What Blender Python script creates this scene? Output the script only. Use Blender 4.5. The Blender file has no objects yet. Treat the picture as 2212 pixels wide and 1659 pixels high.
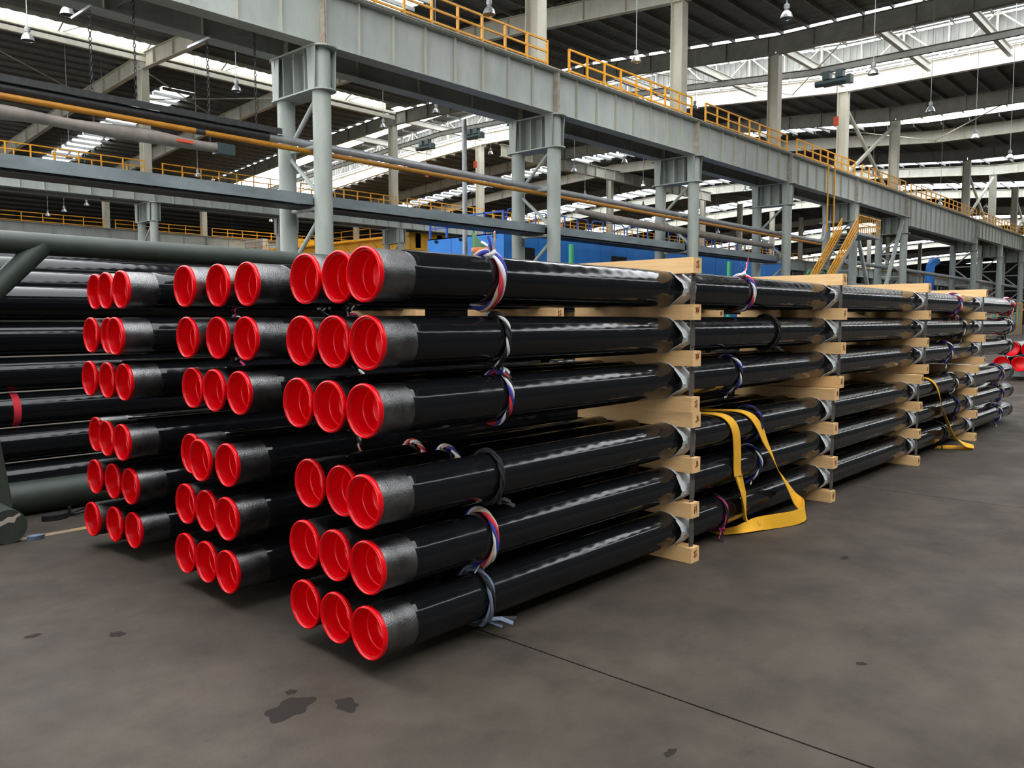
import bpy, math, random
from mathutils import Vector, Matrix
random.seed(7)
R = random.Random(11)
scene = bpy.context.scene
col = scene.collection

# ------------------------------------------------------------------ camera
YAW, PIT, ROL = 0.7348, -0.0776, -0.0014
fw = Vector((math.cos(YAW)*math.cos(PIT), math.sin(YAW)*math.cos(PIT), math.sin(PIT)))
rt = Vector((math.sin(YAW), -math.cos(YAW), 0)); up = rt.cross(fw)
rt2 = rt*math.cos(ROL)+up*math.sin(ROL); up2 = up*math.cos(ROL)-rt*math.sin(ROL)
cd = bpy.data.cameras.new('camera'); cam = bpy.data.objects.new('camera', cd); col.objects.link(cam)
cd.sensor_width = 36.0; cd.lens = 1772.3/2212*36.0; cd.clip_end = 600
m3 = Matrix((rt2, up2, -fw)).transposed()
cam.matrix_world = Matrix.Translation((0, 0, 1.6218)) @ m3.to_4x4()
scene.camera = cam
# ------------------------------------------------------------------ sky and exposure
w = bpy.data.worlds.new('overcast_sky'); scene.world = w; w.use_nodes = True
bg = w.node_tree.nodes['Background']; bg.inputs[0].default_value = (0.94, 0.972, 1.0, 1); bg.inputs[1].default_value = 5.0
scene.view_settings.view_transform = 'Standard'; scene.view_settings.look = 'None'
scene.view_settings.exposure = 0.35; scene.view_settings.gamma = 1.0; scene.view_settings.use_curve_mapping = False
scene.cycles.use_denoising = True
scene.cycles.max_bounces = 8; scene.cycles.diffuse_bounces = 5; scene.cycles.glossy_bounces = 4
scene.cycles.sample_clamp_indirect = 6.0

# ------------------------------------------------------------------ materials
MATS = {}
def mat(name, c1, c2=None, scale=3.0, rough=0.5, metal=0.0, bump=0.0, bscale=40.0, coat=0.0, thr=(0.4, 0.65), stretch=(1, 1, 1), spec=0.5, rough2=None):
    m = bpy.data.materials.new(name); m.use_nodes = True; nt = m.node_tree; b = nt.nodes['Principled BSDF']
    b.inputs['Roughness'].default_value = rough; b.inputs['Metallic'].default_value = metal
    b.inputs['Coat Weight'].default_value = coat; b.inputs['Specular IOR Level'].default_value = spec
    b.inputs['Base Color'].default_value = (*c1, 1)
    tc = nt.nodes.new('ShaderNodeTexCoord'); mp = nt.nodes.new('ShaderNodeMapping'); mp.inputs['Scale'].default_value = stretch
    geo = nt.nodes.new('ShaderNodeNewGeometry')
    nt.links.new(geo.outputs['Position'], mp.inputs['Vector'])
    if c2:
        n = nt.nodes.new('ShaderNodeTexNoise'); n.inputs['Scale'].default_value = scale; n.inputs['Detail'].default_value = 7; n.inputs['Roughness'].default_value = 0.65
        nt.links.new(mp.outputs[0], n.inputs['Vector'])
        r = nt.nodes.new('ShaderNodeValToRGB'); r.color_ramp.elements[0].position = thr[0]; r.color_ramp.elements[1].position = thr[1]
        r.color_ramp.elements[0].color = (*c1, 1); r.color_ramp.elements[1].color = (*c2, 1)
        nt.links.new(n.outputs['Fac'], r.inputs[0]); nt.links.new(r.outputs[0], b.inputs['Base Color'])
        if rough2 is not None:
            q = nt.nodes.new('ShaderNodeMapRange'); q.inputs['From Min'].default_value = thr[0]; q.inputs['From Max'].default_value = thr[1]
            q.inputs['To Min'].default_value = rough; q.inputs['To Max'].default_value = rough2
            nt.links.new(n.outputs['Fac'], q.inputs['Value']); nt.links.new(q.outputs[0], b.inputs['Roughness'])
    if bump:
        n2 = nt.nodes.new('ShaderNodeTexNoise'); n2.inputs['Scale'].default_value = bscale; n2.inputs['Detail'].default_value = 5
        nt.links.new(mp.outputs[0], n2.inputs['Vector'])
        bp = nt.nodes.new('ShaderNodeBump'); bp.inputs['Strength'].default_value = bump; bp.inputs['Distance'].default_value = 0.02
        nt.links.new(n2.outputs['Fac'], bp.inputs['Height']); nt.links.new(bp.outputs[0], b.inputs['Normal'])
    MATS[name] = m
    return m
mat('girder_paint', (0.32, 0.342, 0.312), (0.40, 0.418, 0.385), 1.2, 0.55, stretch=(1, 1, 0.35))
mat('column_paint', (0.275, 0.30, 0.268), (0.345, 0.37, 0.335), 1.5, 0.5, stretch=(1, 1, 0.3))
mat('rust_edge', (0.30, 0.24, 0.17), (0.36, 0.36, 0.31), 4, 0.7)
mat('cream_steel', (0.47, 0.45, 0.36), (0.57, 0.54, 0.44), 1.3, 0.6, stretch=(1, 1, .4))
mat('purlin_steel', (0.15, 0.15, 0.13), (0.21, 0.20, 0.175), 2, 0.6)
mat('roof_sheet', (0.098, 0.101, 0.094), (0.135, 0.138, 0.127), 1.0, 0.7)
mat('dark_cladding', (0.045, 0.050, 0.047), (0.065, 0.068, 0.062), 0.6, 0.7)
mat('weathered_cladding', (0.26, 0.26, 0.24), (0.36, 0.355, 0.33), 1.5, 0.6, stretch=(1, 1, .3))
mat('shaded_girder_tone', (0.19, 0.185, 0.155), (0.25, 0.24, 0.20), 1.5, 0.6)  # darker copy of the cream girder steel, shade put into the colour
mat('lit_girder_tone', (0.78, 0.75, 0.67), (0.70, 0.66, 0.57), 1.2, 0.55)  # paler copy of the cream girder steel, strong light put into the colour
mat('stiffener_paint', (0.42, 0.39, 0.30), (0.36, 0.38, 0.34), 3, 0.6)
mat('cladding', (0.58, 0.57, 0.52), (0.50, 0.48, 0.42), 0.8, 0.5)
mat('concrete', (0.16, 0.155, 0.145), (0.21, 0.20, 0.185), 0.9, 0.62, bump=0.06, bscale=60, thr=(0.3, 0.75), rough2=0.75)
def concrete_mat():
    m = MATS['concrete']; nt = m.node_tree; b = nt.nodes['Principled BSDF']
    geo = nt.nodes.new('ShaderNodeNewGeometry')
    def noise(scale, detail, st=(1, 1, 1), rg=.6):
        mp = nt.nodes.new('ShaderNodeMapping'); mp.inputs['Scale'].default_value = st; nt.links.new(geo.outputs['Position'], mp.inputs[0])
        n = nt.nodes.new('ShaderNodeTexNoise'); n.inputs['Scale'].default_value = scale; n.inputs['Detail'].default_value = detail; n.inputs['Roughness'].default_value = rg
        nt.links.new(mp.outputs[0], n.inputs['Vector']); return n.outputs['Fac']
    def ramp(f, p0, p1, c0, c1):
        r = nt.nodes.new('ShaderNodeValToRGB'); r.color_ramp.elements[0].position = p0; r.color_ramp.elements[1].position = p1
        r.color_ramp.elements[0].color = (*c0, 1); r.color_ramp.elements[1].color = (*c1, 1); nt.links.new(f, r.inputs[0]); return r.outputs[0]
    def mul(a, c, k=1.0):
        x = nt.nodes.new('ShaderNodeMix'); x.data_type = 'RGBA'; x.blend_type = 'MULTIPLY'; x.inputs['Factor'].default_value = k
        nt.links.new(a, x.inputs[6]); nt.links.new(c, x.inputs[7]); return x.outputs[2]
    base = ramp(noise(.35, 6), .35, .65, (.046, .037, .029), (.068, .056, .044))
    c = mul(base, ramp(noise(2.2, 9, (1, 1, 1), .7), .36, .62, (.70, .69, .68), (1.12, 1.11, 1.10)))
    c = mul(c, ramp(noise(7, 8, (1, 2.6, 1), .75), .60, .74, (1, 1, 1), (.48, .47, .46)))
    c = mul(c, ramp(noise(45, 6, (1, 1, 1), .7), .62, .80, (1, 1, 1), (.72, .70, .68)))
    nt.links.new(c, b.inputs['Base Color'])
    q = nt.nodes.new('ShaderNodeMapRange'); q.inputs['From Min'].default_value = .35; q.inputs['From Max'].default_value = .65; b.inputs['Specular IOR Level'].default_value = 0.22; q.inputs['To Min'].default_value = .55; q.inputs['To Max'].default_value = .8
    nt.links.new(noise(1.3, 7), q.inputs['Value']); nt.links.new(q.outputs[0], b.inputs['Roughness'])
concrete_mat()
mat('joint_filler', (0.035, 0.033, 0.03), rough=0.9)
mat('oil_stain', (0.024, 0.020, 0.017), rough=0.7, spec=0.08)
mat('red_plastic', (0.72, 0.001, 0.006), rough=0.26, spec=0.32)
mat('bare_steel', (0.11, 0.11, 0.113), (0.23, 0.225, 0.22), 9, 0.30, 1.0, bump=0.15, bscale=120, thr=(.35, .7), rough2=0.42)
mat('chalk', (0.85, 0.8, 0.8), rough=0.9)
mat('dark_hole', (0.004, 0.004, 0.004), rough=0.9)
mat('galvanised', (0.42, 0.43, 0.44), (0.33, 0.34, 0.35), 6, 0.35, 0.7)
mat('pale_sheet', (0.55, 0.57, 0.58), (0.47, 0.49, 0.50), 5, 0.5)
mat('tie_steel', (0.13, 0.115, 0.105), (0.2, 0.17, 0.15), 14, 0.5, 0.6)
mat('rail_yellow', (0.80, 0.37, 0.012), (0.72, 0.30, 0.01), 5, 0.5)
mat('crane_yellow', (0.88, 0.47, 0.004), (0.82, 0.40, 0.004), 1, 0.45)
mat('blue_paint', (0.004, 0.17, 0.58), (0.004, 0.20, 0.66), 1, 0.5)
mat('rail_blue', (0.01, 0.09, 0.50), rough=0.45)
mat('rack_green', (0.022, 0.032, 0.024), (0.045, 0.052, 0.042), 3, 0.55, thr=(.4, .7))
mat('tray_grey', (0.12, 0.145, 0.15), (0.19, 0.225, 0.235), 1.5, 0.5, stretch=(.4, 1, 1))
mat('black_wrap', (0.012, 0.012, 0.013), (0.03, 0.03, 0.03), 8, 0.5)
mat('pipe_orange', (0.42, 0.18, 0.008), (0.34, 0.13, 0.008), 3, 0.5)
mat('pipe_grey', (0.28, 0.29, 0.30), (0.36, 0.37, 0.38), 3, 0.4, 0.3)
mat('fabric_cover', (0.25, 0.215, 0.185), (0.17, 0.15, 0.13), 2, 0.8)
mat('lamp_metal', (0.72, 0.71, 0.70), rough=0.28, metal=0.75)
mat('lamp_body', (0.35, 0.36, 0.36), rough=0.5, metal=0.4)
mat('lamp_lens', (0.04, 0.04, 0.05), rough=0.12)
mat('hoist_black', (0.012, 0.03, 0.032), rough=0.4)
mat('hook_red', (0.6, 0.06, 0.02), rough=0.5)
mat('green_rubber', (0.03, 0.16, 0.05), rough=0.45)
mat('strap_orange', (0.65, 0.17, 0.05), rough=0.6)
mat('sling_yellow', (0.80, 0.40, 0.012), (0.20, 0.10, 0.02), 7, 0.75, bump=0.3, bscale=200, thr=(0.62, 0.8))
mat('rag_white', (0.72, 0.70, 0.68), (0.6, 0.58, 0.57), 20, 0.85)
mat('rag_black', (0.010, 0.010, 0.012), rough=0.85)
mat('rag_blue', (0.03, 0.035, 0.28), rough=0.85)
mat('rag_beige', (0.55, 0.36, 0.25), rough=0.85)
mat('rag_red', (0.55, 0.015, 0.03), rough=0.8)
mat('rag_pink', (0.62, 0.03, 0.20), rough=0.8)
mat('rag_slate', (0.13, 0.17, 0.24), (0.08, 0.09, 0.11), 12, 0.8)
mat('stamp_brown', (0.20, 0.055, 0.015), rough=0.9)
mat('green_paint', (0.02, 0.24, 0.09), rough=0.5)
mat('teal_sheet', (0.16, 0.34, 0.33), rough=0.5)
mat('machine_grey', (0.20, 0.22, 0.22), (0.28, 0.29, 0.28), 2, 0.6)
mat('floor_yellow', (0.42, 0.24, 0.05), (0.20, 0.17, 0.13), 5, 0.7, thr=(.35, .6))
mat('cloth_blue', (0.12, 0.20, 0.30), rough=0.85)
mat('dark_iron', (0.03, 0.03, 0.032), rough=0.5, metal=0.5)
mat('paint_smear', (0.42, 0.38, 0.32), rough=0.8)

def wood_mat(name, ca, cb, axis):
    m = mat(name, ca, cb, 1.0, 0.62, thr=(0.3, 0.72), bump=0.15, bscale=30, stretch=axis); return m
wood_mat('pine', (0.72, 0.42, 0.165), (0.85, 0.56, 0.27), (22, 3.0, 40))
wood_mat('pine_end', (0.46, 0.28, 0.15), (0.56, 0.36, 0.2), (40, 4, 40))

def coat_mat():
    # black extruded coating: smooth and glossy, faint spiral ribs, scuffs that break the gloss
    m = bpy.data.materials.new('black_coating'); m.use_nodes = True; nt = m.node_tree; b = nt.nodes['Principled BSDF']
    b.inputs['Base Color'].default_value = (0.0065, 0.0068, 0.0078, 1); b.inputs['Specular IOR Level'].default_value = 0.30
    tc = nt.nodes.new('ShaderNodeTexCoord'); geo = nt.nodes.new('ShaderNodeNewGeometry')
    wv = nt.nodes.new('ShaderNodeTexWave'); wv.wave_type = 'BANDS'; wv.bands_direction = 'X'
    wv.inputs['Scale'].default_value = 2.6; wv.inputs['Distortion'].default_value = 0.5; wv.inputs['Detail'].default_value = 2
    mp = nt.nodes.new('ShaderNodeMapping'); mp.inputs['Rotation'].default_value = (0, 0.12, 0.1)
    nt.links.new(geo.outputs['Position'], mp.inputs[0]); nt.links.new(mp.outputs[0], wv.inputs['Vector'])
    n = nt.nodes.new('ShaderNodeTexNoise'); n.inputs['Scale'].default_value = 5; n.inputs['Detail'].default_value = 9; n.inputs['Roughness'].default_value = .7
    mp2 = nt.nodes.new('ShaderNodeMapping'); mp2.inputs['Scale'].default_value = (1.0, 1, 1)
    nt.links.new(geo.outputs['Position'], mp2.inputs[0]); nt.links.new(mp2.outputs[0], n.inputs['Vector'])
    r = nt.nodes.new('ShaderNodeMapRange'); r.inputs['From Min'].default_value = .48; r.inputs['From Max'].default_value = .72
    r.inputs['To Min'].default_value = 0.09; r.inputs['To Max'].default_value = 0.24
    nt.links.new(n.outputs['Fac'], r.inputs['Value']); nt.links.new(r.outputs[0], b.inputs['Roughness'])
    sc = nt.nodes.new('ShaderNodeTexNoise'); sc.inputs['Scale'].default_value = 14; sc.inputs['Detail'].default_value = 10; sc.inputs['Roughness'].default_value = .8
    mp3 = nt.nodes.new('ShaderNodeMapping'); mp3.inputs['Scale'].default_value = (2.2, .5, .5)
    nt.links.new(geo.outputs['Position'], mp3.inputs[0]); nt.links.new(mp3.outputs[0], sc.inputs['Vector'])
    cr = nt.nodes.new('ShaderNodeValToRGB'); cr.color_ramp.elements[0].position = .66; cr.color_ramp.elements[1].position = .84
    cr.color_ramp.elements[0].color = (0.0065, 0.0068, 0.0078, 1); cr.color_ramp.elements[1].color = (0.05, 0.047, 0.043, 1)
    nt.links.new(sc.outputs['Fac'], cr.inputs[0]); nt.links.new(cr.outputs[0], b.inputs['Base Color'])
    bp = nt.nodes.new('ShaderNodeBump'); bp.inputs['Strength'].default_value = 0.045; bp.inputs['Distance'].default_value = 0.01
    nt.links.new(wv.outputs['Fac'], bp.inputs['Height']); nt.links.new(bp.outputs[0], b.inputs['Normal'])
    MATS['black_coating'] = m
coat_mat()
def translucent():
    m = bpy.data.materials.new('skylight_sheet'); m.use_nodes = True; nt = m.node_tree
    nt.nodes.remove(nt.nodes['Principled BSDF']); o = nt.nodes['Material Output']
    t = nt.nodes.new('ShaderNodeBsdfTranslucent'); t.inputs[0].default_value = (.9, .92, .95, 1)
    nt.links.new(t.outputs[0], o.inputs[0]); MATS['skylight_sheet'] = m
translucent()

# ------------------------------------------------------------------ mesh helpers
class MB:
    def __init__(s): s.v = []; s.f = []
    def add(s, vs, fs):
        n = len(s.v); s.v += [tuple(p) for p in vs]; s.f += [tuple(i+n for i in f) for f in fs]; return s
    def box(s, a, b):
        x0, y0, z0 = a; x1, y1, z1 = b
        return s.add([(x0,y0,z0),(x1,y0,z0),(x1,y1,z0),(x0,y1,z0),(x0,y0,z1),(x1,y0,z1),(x1,y1,z1),(x0,y1,z1)],
                     [(0,3,2,1),(4,5,6,7),(0,1,5,4),(1,2,6,5),(2,3,7,6),(3,0,4,7)])
    def bar(s, p, q, w, h, roll=0.0):
        p = Vector(p); q = Vector(q); d = (q-p).normalized()
        sd = d.cross(Vector((0, 0, 1)))
        if sd.length < 1e-4: sd = Vector((1, 0, 0))
        sd.normalize(); u = sd.cross(d)
        if roll:
            c, k = math.cos(roll), math.sin(roll); sd, u = sd*c+u*k, u*c-sd*k
        vs = [e + sd*a*w/2 + u*b*h/2 for e in (p, q) for a, b in ((-1,-1),(1,-1),(1,1),(-1,1))]
        return s.add(vs, [(0,1,2,3),(7,6,5,4),(0,4,5,1),(1,5,6,2),(2,6,7,3),(3,7,4,0)])
    def cyl(s, p, q, r, n=16, r2=None, cap=True):
        r2 = r if r2 is None else r2
        p = Vector(p); q = Vector(q); d = (q-p).normalized()
        a = d.cross(Vector((0, 0, 1)))
        if a.length < 1e-4: a = Vector((1, 0, 0))
        a.normalize(); b = d.cross(a)
        vs = []
        for e, rr in ((p, r), (q, r2)):
            for i in range(n):
                t = 2*math.pi*i/n; vs.append(e + (a*math.cos(t)+b*math.sin(t))*rr)
        fs = [(i, (i+1) % n, n+(i+1) % n, n+i) for i in range(n)]
        if cap: fs += [tuple(range(n-1, -1, -1)), tuple(range(n, 2*n))]
        return s.add(vs, fs)
    def tube(s, pts, r, n=8, closed=False):
        P = [Vector(p) for p in pts]; k = len(P); vs = []; ref = None
        for i, p in enumerate(P):
            a = P[(i-1) % k] if (closed or i > 0) else p; b = P[(i+1) % k] if (closed or i < k-1) else p
            d = (b-a).normalized()
            if ref is None: ref = Vector((0, 0, 1)) if abs(d.z) < .9 else Vector((1, 0, 0))
            x = d.cross(ref)
            if x.length < 1e-5: x = d.orthogonal()
            x.normalize(); y = x.cross(d); ref = y if False else ref
            rr = r[i] if isinstance(r, (list, tuple)) else r
            for j in range(n):
                t = 2*math.pi*j/n; vs.append(p+(x*math.cos(t)+y*math.sin(t))*rr)
        fs = []
        for i in range(k if closed else k-1):
            for j in range(n):
                fs.append((i*n+j, i*n+(j+1) % n, ((i+1) % k)*n+(j+1) % n, ((i+1) % k)*n+j))
        if not closed: fs += [tuple(range(n-1, -1, -1)), tuple(range((k-1)*n, k*n))]
        return s.add(vs, fs)
    def lathe(s, prof, n=40, axis='X', c=(0, 0, 0)):
        vs = []; fs = []
        for (r, x) in prof:
            for i in range(n):
                t = 2*math.pi*i/n; y, z = r*math.cos(t), r*math.sin(t)
                vs.append((c[0]+x, c[1]+y, c[2]+z) if axis == 'X' else (c[0]+y, c[1]+z, c[2]+x) if axis == 'Z' else (c[0]+y, c[1]+x, c[2]+z))
        for k in range(len(prof)-1):
            for i in range(n):
                fs.append((k*n+i, k*n+(i+1) % n, (k+1)*n+(i+1) % n, (k+1)*n+i))
        return s.add(vs, fs)
    def prism(s, poly, axis, a, b):
        n = len(poly)
        def mk(u, v, h): return (h, u, v) if axis == 'X' else (u, h, v) if axis == 'Y' else (u, v, h)
        vs = [mk(u, v, a) for u, v in poly]+[mk(u, v, b) for u, v in poly]
        return s.add(vs, [tuple(range(n-1, -1, -1)), tuple(range(n, 2*n))]+[(i, (i+1) % n, n+(i+1) % n, n+i) for i in range(n)])
    def ribbon(s, pts, wd, th, smooth=1):
        # flat strap: pts list, wd list/vec of half width direction vectors, th thickness
        if smooth > 1:
            def cr(L, i, t):
                q = [Vector(L[min(max(i+d, 0), len(L)-1)]) for d in (-1, 0, 1, 2)]
                return .5*((2*q[1])+(q[2]-q[0])*t+(2*q[0]-5*q[1]+4*q[2]-q[3])*t*t+(3*q[1]-q[0]-3*q[2]+q[3])*t*t*t)
            W = wd if isinstance(wd, list) else [wd]*len(pts)
            idx = [(i, j/smooth) for i in range(len(pts)-1) for j in range(smooth)]+[(len(pts)-2, 1.0)]
            pts, wd = [cr(pts, i, t) for i, t in idx], [cr(W, i, t) for i, t in idx]
        k = len(pts); vs = []
        for i in range(k):
            p = Vector(pts[i]); a = Vector(pts[max(i-1, 0)]); b = Vector(pts[min(i+1, k-1)])
            d = (b-a).normalized(); wv = Vector(wd[i]) if isinstance(wd, list) else Vector(wd)
            nn = d.cross(wv); nn = nn.normalized() if nn.length > 1e-6 else Vector((0, 0, 1))
            vs += [p-wv-nn*th/2, p+wv-nn*th/2, p+wv+nn*th/2, p-wv+nn*th/2]
        fs = []
        for i in range(k-1):
            for j in range(4): fs.append((i*4+j, i*4+(j+1) % 4, (i+1)*4+(j+1) % 4, (i+1)*4+j))
        fs += [(3, 2, 1, 0), tuple((k-1)*4+j for j in range(4))]
        return s.add(vs, fs)
    def ibeam(s, p, q, h, w, tf=.03, tw=.02, part='all'):
        # p,q: bottom centre line
        p = Vector(p); q = Vector(q); U = Vector((0, 0, 1))
        if part in ('all', 'web'): s.bar(p+U*h/2, q+U*h/2, tw, h-2*tf)
        if part in ('all', 'flanges', 'bottom'): s.bar(p+U*tf/2, q+U*tf/2, w, tf)
        if part in ('all', 'flanges', 'top'): s.bar(p+U*(h-tf/2), q+U*(h-tf/2), w, tf)
        return s
    def mesh(s, name, material, smooth=None, base=None):
        me = bpy.data.meshes.new(name)
        vs = s.v if base is None else [(x-base[0], y-base[1], z-base[2]) for x, y, z in s.v]
        me.from_pydata(vs, [], s.f); me.materials.append(MATS[material])
        if smooth:
            me.polygons.foreach_set('use_smooth', [True]*len(me.polygons))
            if smooth < 3: me.set_sharp_from_angle(angle=smooth)
        me.update(); return me
BASE = {}
def link(name, data, parent=None):
    o = bpy.data.objects.new(name, data); col.objects.link(o); o.parent = parent; return o
def tag(o, label=None, cat=None, group=None, kind=None):
    for k, v in (('label', label), ('category', cat), ('group', group), ('kind', kind)):
        if v: o[k] = v
    return o
def thing(name, label, cat, loc=(0, 0, 0), group=None, kind=None):
    o = link(name, None); o.location = loc; o.empty_display_size = 0.1; BASE[o.name] = tuple(loc)
    return tag(o, label, cat, group, kind)
def part(name, mb, material, parent=None, smooth=None, world=True):
    # world: coordinates given in the world; shifted to the parent's base
    b = BASE.get(parent.name) if (parent is not None and world) else None
    o = link(name, mb.mesh(name, material, smooth, b), parent)
    if parent is not None: BASE[o.name] = BASE.get(parent.name, (0, 0, 0))
    return o
def inst(name, me, parent=None, loc=(0, 0, 0), rot=None, scale=None):
    o = link(name, me, parent); b = BASE.get(parent.name, (0, 0, 0)) if parent is not None else (0, 0, 0)
    o.location = (loc[0]-b[0], loc[1]-b[1], loc[2]-b[2])
    if rot: o.rotation_euler = rot
    if scale: o.scale = scale
    return o
ORD = ['first', 'second', 'third', 'fourth', 'fifth', 'sixth', 'seventh', 'eighth', 'ninth', 'tenth', 'eleventh', 'twelfth', 'thirteenth', 'fourteenth', 'fifteenth', 'sixteenth', 'seventeenth', 'eighteenth', 'nineteenth', 'twentieth']
SM = 0.6

# ================================================================== SETTING
# floor: concrete slabs with recessed joints
fl = MB(); fl.box((-40, -20, -0.30), (330, 150, -0.02))
floor = part('floor', fl, 'joint_filler'); tag(floor, 'grey concrete workshop floor with dark slab joints', 'floor', kind='structure')
xs = [-40, -17.5, -12.4, -7.3, -2.16, 3.0, 8.12, 13.2, 18.4, 23.5, 40, 80, 190, 330]; ys = [-20, -4.5, 10, 30, 80, 150]
for i in range(len(xs)-1):
    for j in range(len(ys)-1):
        g = 0.006
        part('floor_slab', MB().box((xs[i]+g, ys[j]+g, -0.05), (xs[i+1]-g, ys[j+1]-g, 0.0)), 'concrete', floor)
# flat marks on the concrete
def blob(cx, cy, rx, ry, seed, n=26):
    q = random.Random(seed); ph = q.random()*6; n = 36; vs = [(cx, cy, 0.0008)]
    for i in range(n):
        t = 2*math.pi*i/n; k = 1+.22*math.sin(2*t+ph)+.14*math.sin(5*t+2*ph)+.05*q.uniform(-1, 1)
        vs.append((cx+rx*k*math.cos(t), cy+ry*k*math.sin(t), 0.0008))
    return MB().add(vs, [(0, i+1, (i+1) % n+1) for i in range(n)])
for (cx, cy, rx, ry, s) in [(1.84, 2.92, .10, .085, 1), (2.02, 2.77, .05, .06, 2), (1.93, 3.05, .02, .03, 3), (2.6, 1.55, .03, .02, 4), (3.9, 1.3, .025, .02, 5), (1.4, 4.6, .05, .02, 6), (1.7, 4.3, .03, .05, 7), (5.6, 2.0, .04, .03, 8)]:
    part('oil_stain', blob(cx, cy, rx, ry, s), 'oil_stain', floor)
part('painted_line', MB().box((-3, 6.70, 0), (6, 6.78, 0.0009)), 'floor_yellow', floor)

def zb(Y):   # underside of the roof girders across the halls
    P = [(-16, 18.5), (24, 18.8), (39, 20.0), (62, 20.3), (75, 19.6), (100, 17.6), (140, 16.5)]
    for (a, za), (b, zc) in zip(P, P[1:]):
        if Y <= b: return za+(zc-za)*(Y-a)/(b-a)
    return P[-1][1]
RD = 1.15
BK = [24, 39, 62, 75, 100]

def roof_patch(n, x0, x1, y0, y1, step=1.7, dz=0.0, purlins=True):
    pts = sorted([y0, y1]+[b for b in BK if y0 < b < y1])
    me = MB(); nx = max(2, int((x1-x0)/0.4)); vs = []
    for y in pts:
        z = zb(y)+RD+.30+dz
        for i in range(nx+1):
            vs.append((x0+(x1-x0)*i/nx, y, z+(0.05 if i % 2 else 0)))
    k = nx+1; fs = [(j*k+i, j*k+i+1, (j+1)*k+i+1, (j+1)*k+i) for j in range(len(pts)-1) for i in range(nx)]
    top = len(vs); vs += [(a, b, c+.06) for a, b, c in vs]; fs += [tuple(q+top for q in reversed(f)) for f in fs]
    me.add(vs, fs)
    c = part('ceiling', me, 'roof_sheet'); tag(c, 'dark corrugated roof sheeting, '+n, 'ceiling', kind='structure')
    if purlins:
        m = MB(); L = x1-x0
        m.box((0, -.09, 0), (L, .01, .02)); m.box((0, -.01, .02), (L, .01, .26)); m.box((0, -.01, .26), (L, .09, .28))
        mm = m.mesh('purlin', 'purlin_steel'); y = y0+.5
        while y < y1-.2:
            inst('purlin', mm, c, (x0, y, zb(y)+RD+dz)); y += step
    return c
SL = [(52.4, 64.0), (76.4, 88.0), (100.4, 112), (124.4, 136)]
roof_patch('unseen strip added over the near hall behind the viewer', -34, -4, -16, 44, 2.4)  # added unseen roof that cuts the light falling from behind
roof_patch('near hall strip over the pipe bundles', 12, 28.6, -16, 44)
roof_patch('near hall strip below the second upper column', 36, 40.2, -16, 22)
roof_patch('second hall strip between the first rooflights', 28.6, 32.9, 22, 45)
roof_patch('second hall strip past the first rooflights', 35.8, 40.2, 22, 45)
roof_patch('strip over the near hall before the bright cross girder', 40.2, 52.4, -16, 61.0)
roof_patch('strip of the second hall beside the lit cladding', 12, 40.2, 45, 61.0)
roof_patch('third hall behind the lit cladding, near part', -4, 32.9, 62.4, 100, 1.4)
roof_patch('third hall behind the lit cladding, far part', 35.8, 52.4, 62.4, 100, 1.4)
roof_patch('far halls, strip beyond the bright cross girder', 68.6, 82.4, -16, 100)
roof_patch('far halls, second strip beyond the bright girder', 85.6, 106.4, -16, 100, 2.4)
roof_patch('far halls, third strip beyond the bright girder', 111.6, 130.4, -16, 100, 3.4)
roof_patch('outermost hall at the back', -4, 320, 101, 140, 4.0)
roof_patch('far end strip of the halls', 136.0, 178.4, -16, 100, 5.0)
roof_patch('second far end strip of the halls', 184.4, 226.4, -16, 100, 6.0)
roof_patch('third far end strip of the halls', 232.4, 274.4, -16, 100, 8.0)
roof_patch('last strip before the end wall', 280.4, 320, -16, 100, 8.0)
roof_patch('raised monitor roof, near half', 52.0, 57.6, -16, 100, 2.5, 2.7)
roof_patch('raised monitor roof, far half', 63.6, 65.8, -16, 100, 2.5, 2.7)
# rooflight sheets between the roof strips, one pane per purlin bay
def rooflight(x0, x1, y0, y1, label, step=1.7):
    rl = thing('ceiling', label, 'rooflight', (x0, y0, 20), kind='structure')
    pmz = MB().box((0, 0, 0), (x1-x0+.1, step-.14, .02)).mesh('rooflight_pane', 'skylight_sheet')
    pu = MB().box((0, -.06, 0), (x1-x0, .06, .26)).mesh('purlin', 'purlin_steel'); y = y0
    while y < y1-step:
        sl = (zb(y+step)-zb(y))/step
        inst('rooflight_pane', pmz, rl, (x0-.05, y+.07, zb(y)+RD+.34), (math.atan(sl), 0, 0)); inst('purlin', pu, rl, (x0, y, zb(y)+RD)); y += step
rooflight(32.9, 35.8, 22, 46.5, 'bright rooflight strip in the second hall roof')
roof_patch('small closed piece before the third hall rooflights', 32.9, 35.8, 62.4, 69.4, 1.4)
rooflight(32.9, 35.8, 69.4, 99, 'bright rooflight strip in the third hall roof')
rooflight(82.4, 85.6, 30, 99, 'far bright rooflight strip beyond the bright girder')
rooflight(65.8, 68.6, -14, 99, 'added rooflight strip, unseen behind the bright cross girder, brightening the crane')  # added out of sight to bring daylight onto the yellow crane
rooflight(106.4, 111.6, 10, 99, 'second far bright rooflight strip', 2.4)
rooflight(130.4, 136.0, 10, 99, 'third far bright rooflight strip', 3.4)
for k, x in enumerate((178.4, 226.4, 274.4)): rooflight(x, x+6.0, -10, 99, 'very distant rooflight strip, '+ORD[k]+' towards the end wall', 5.0)
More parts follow.
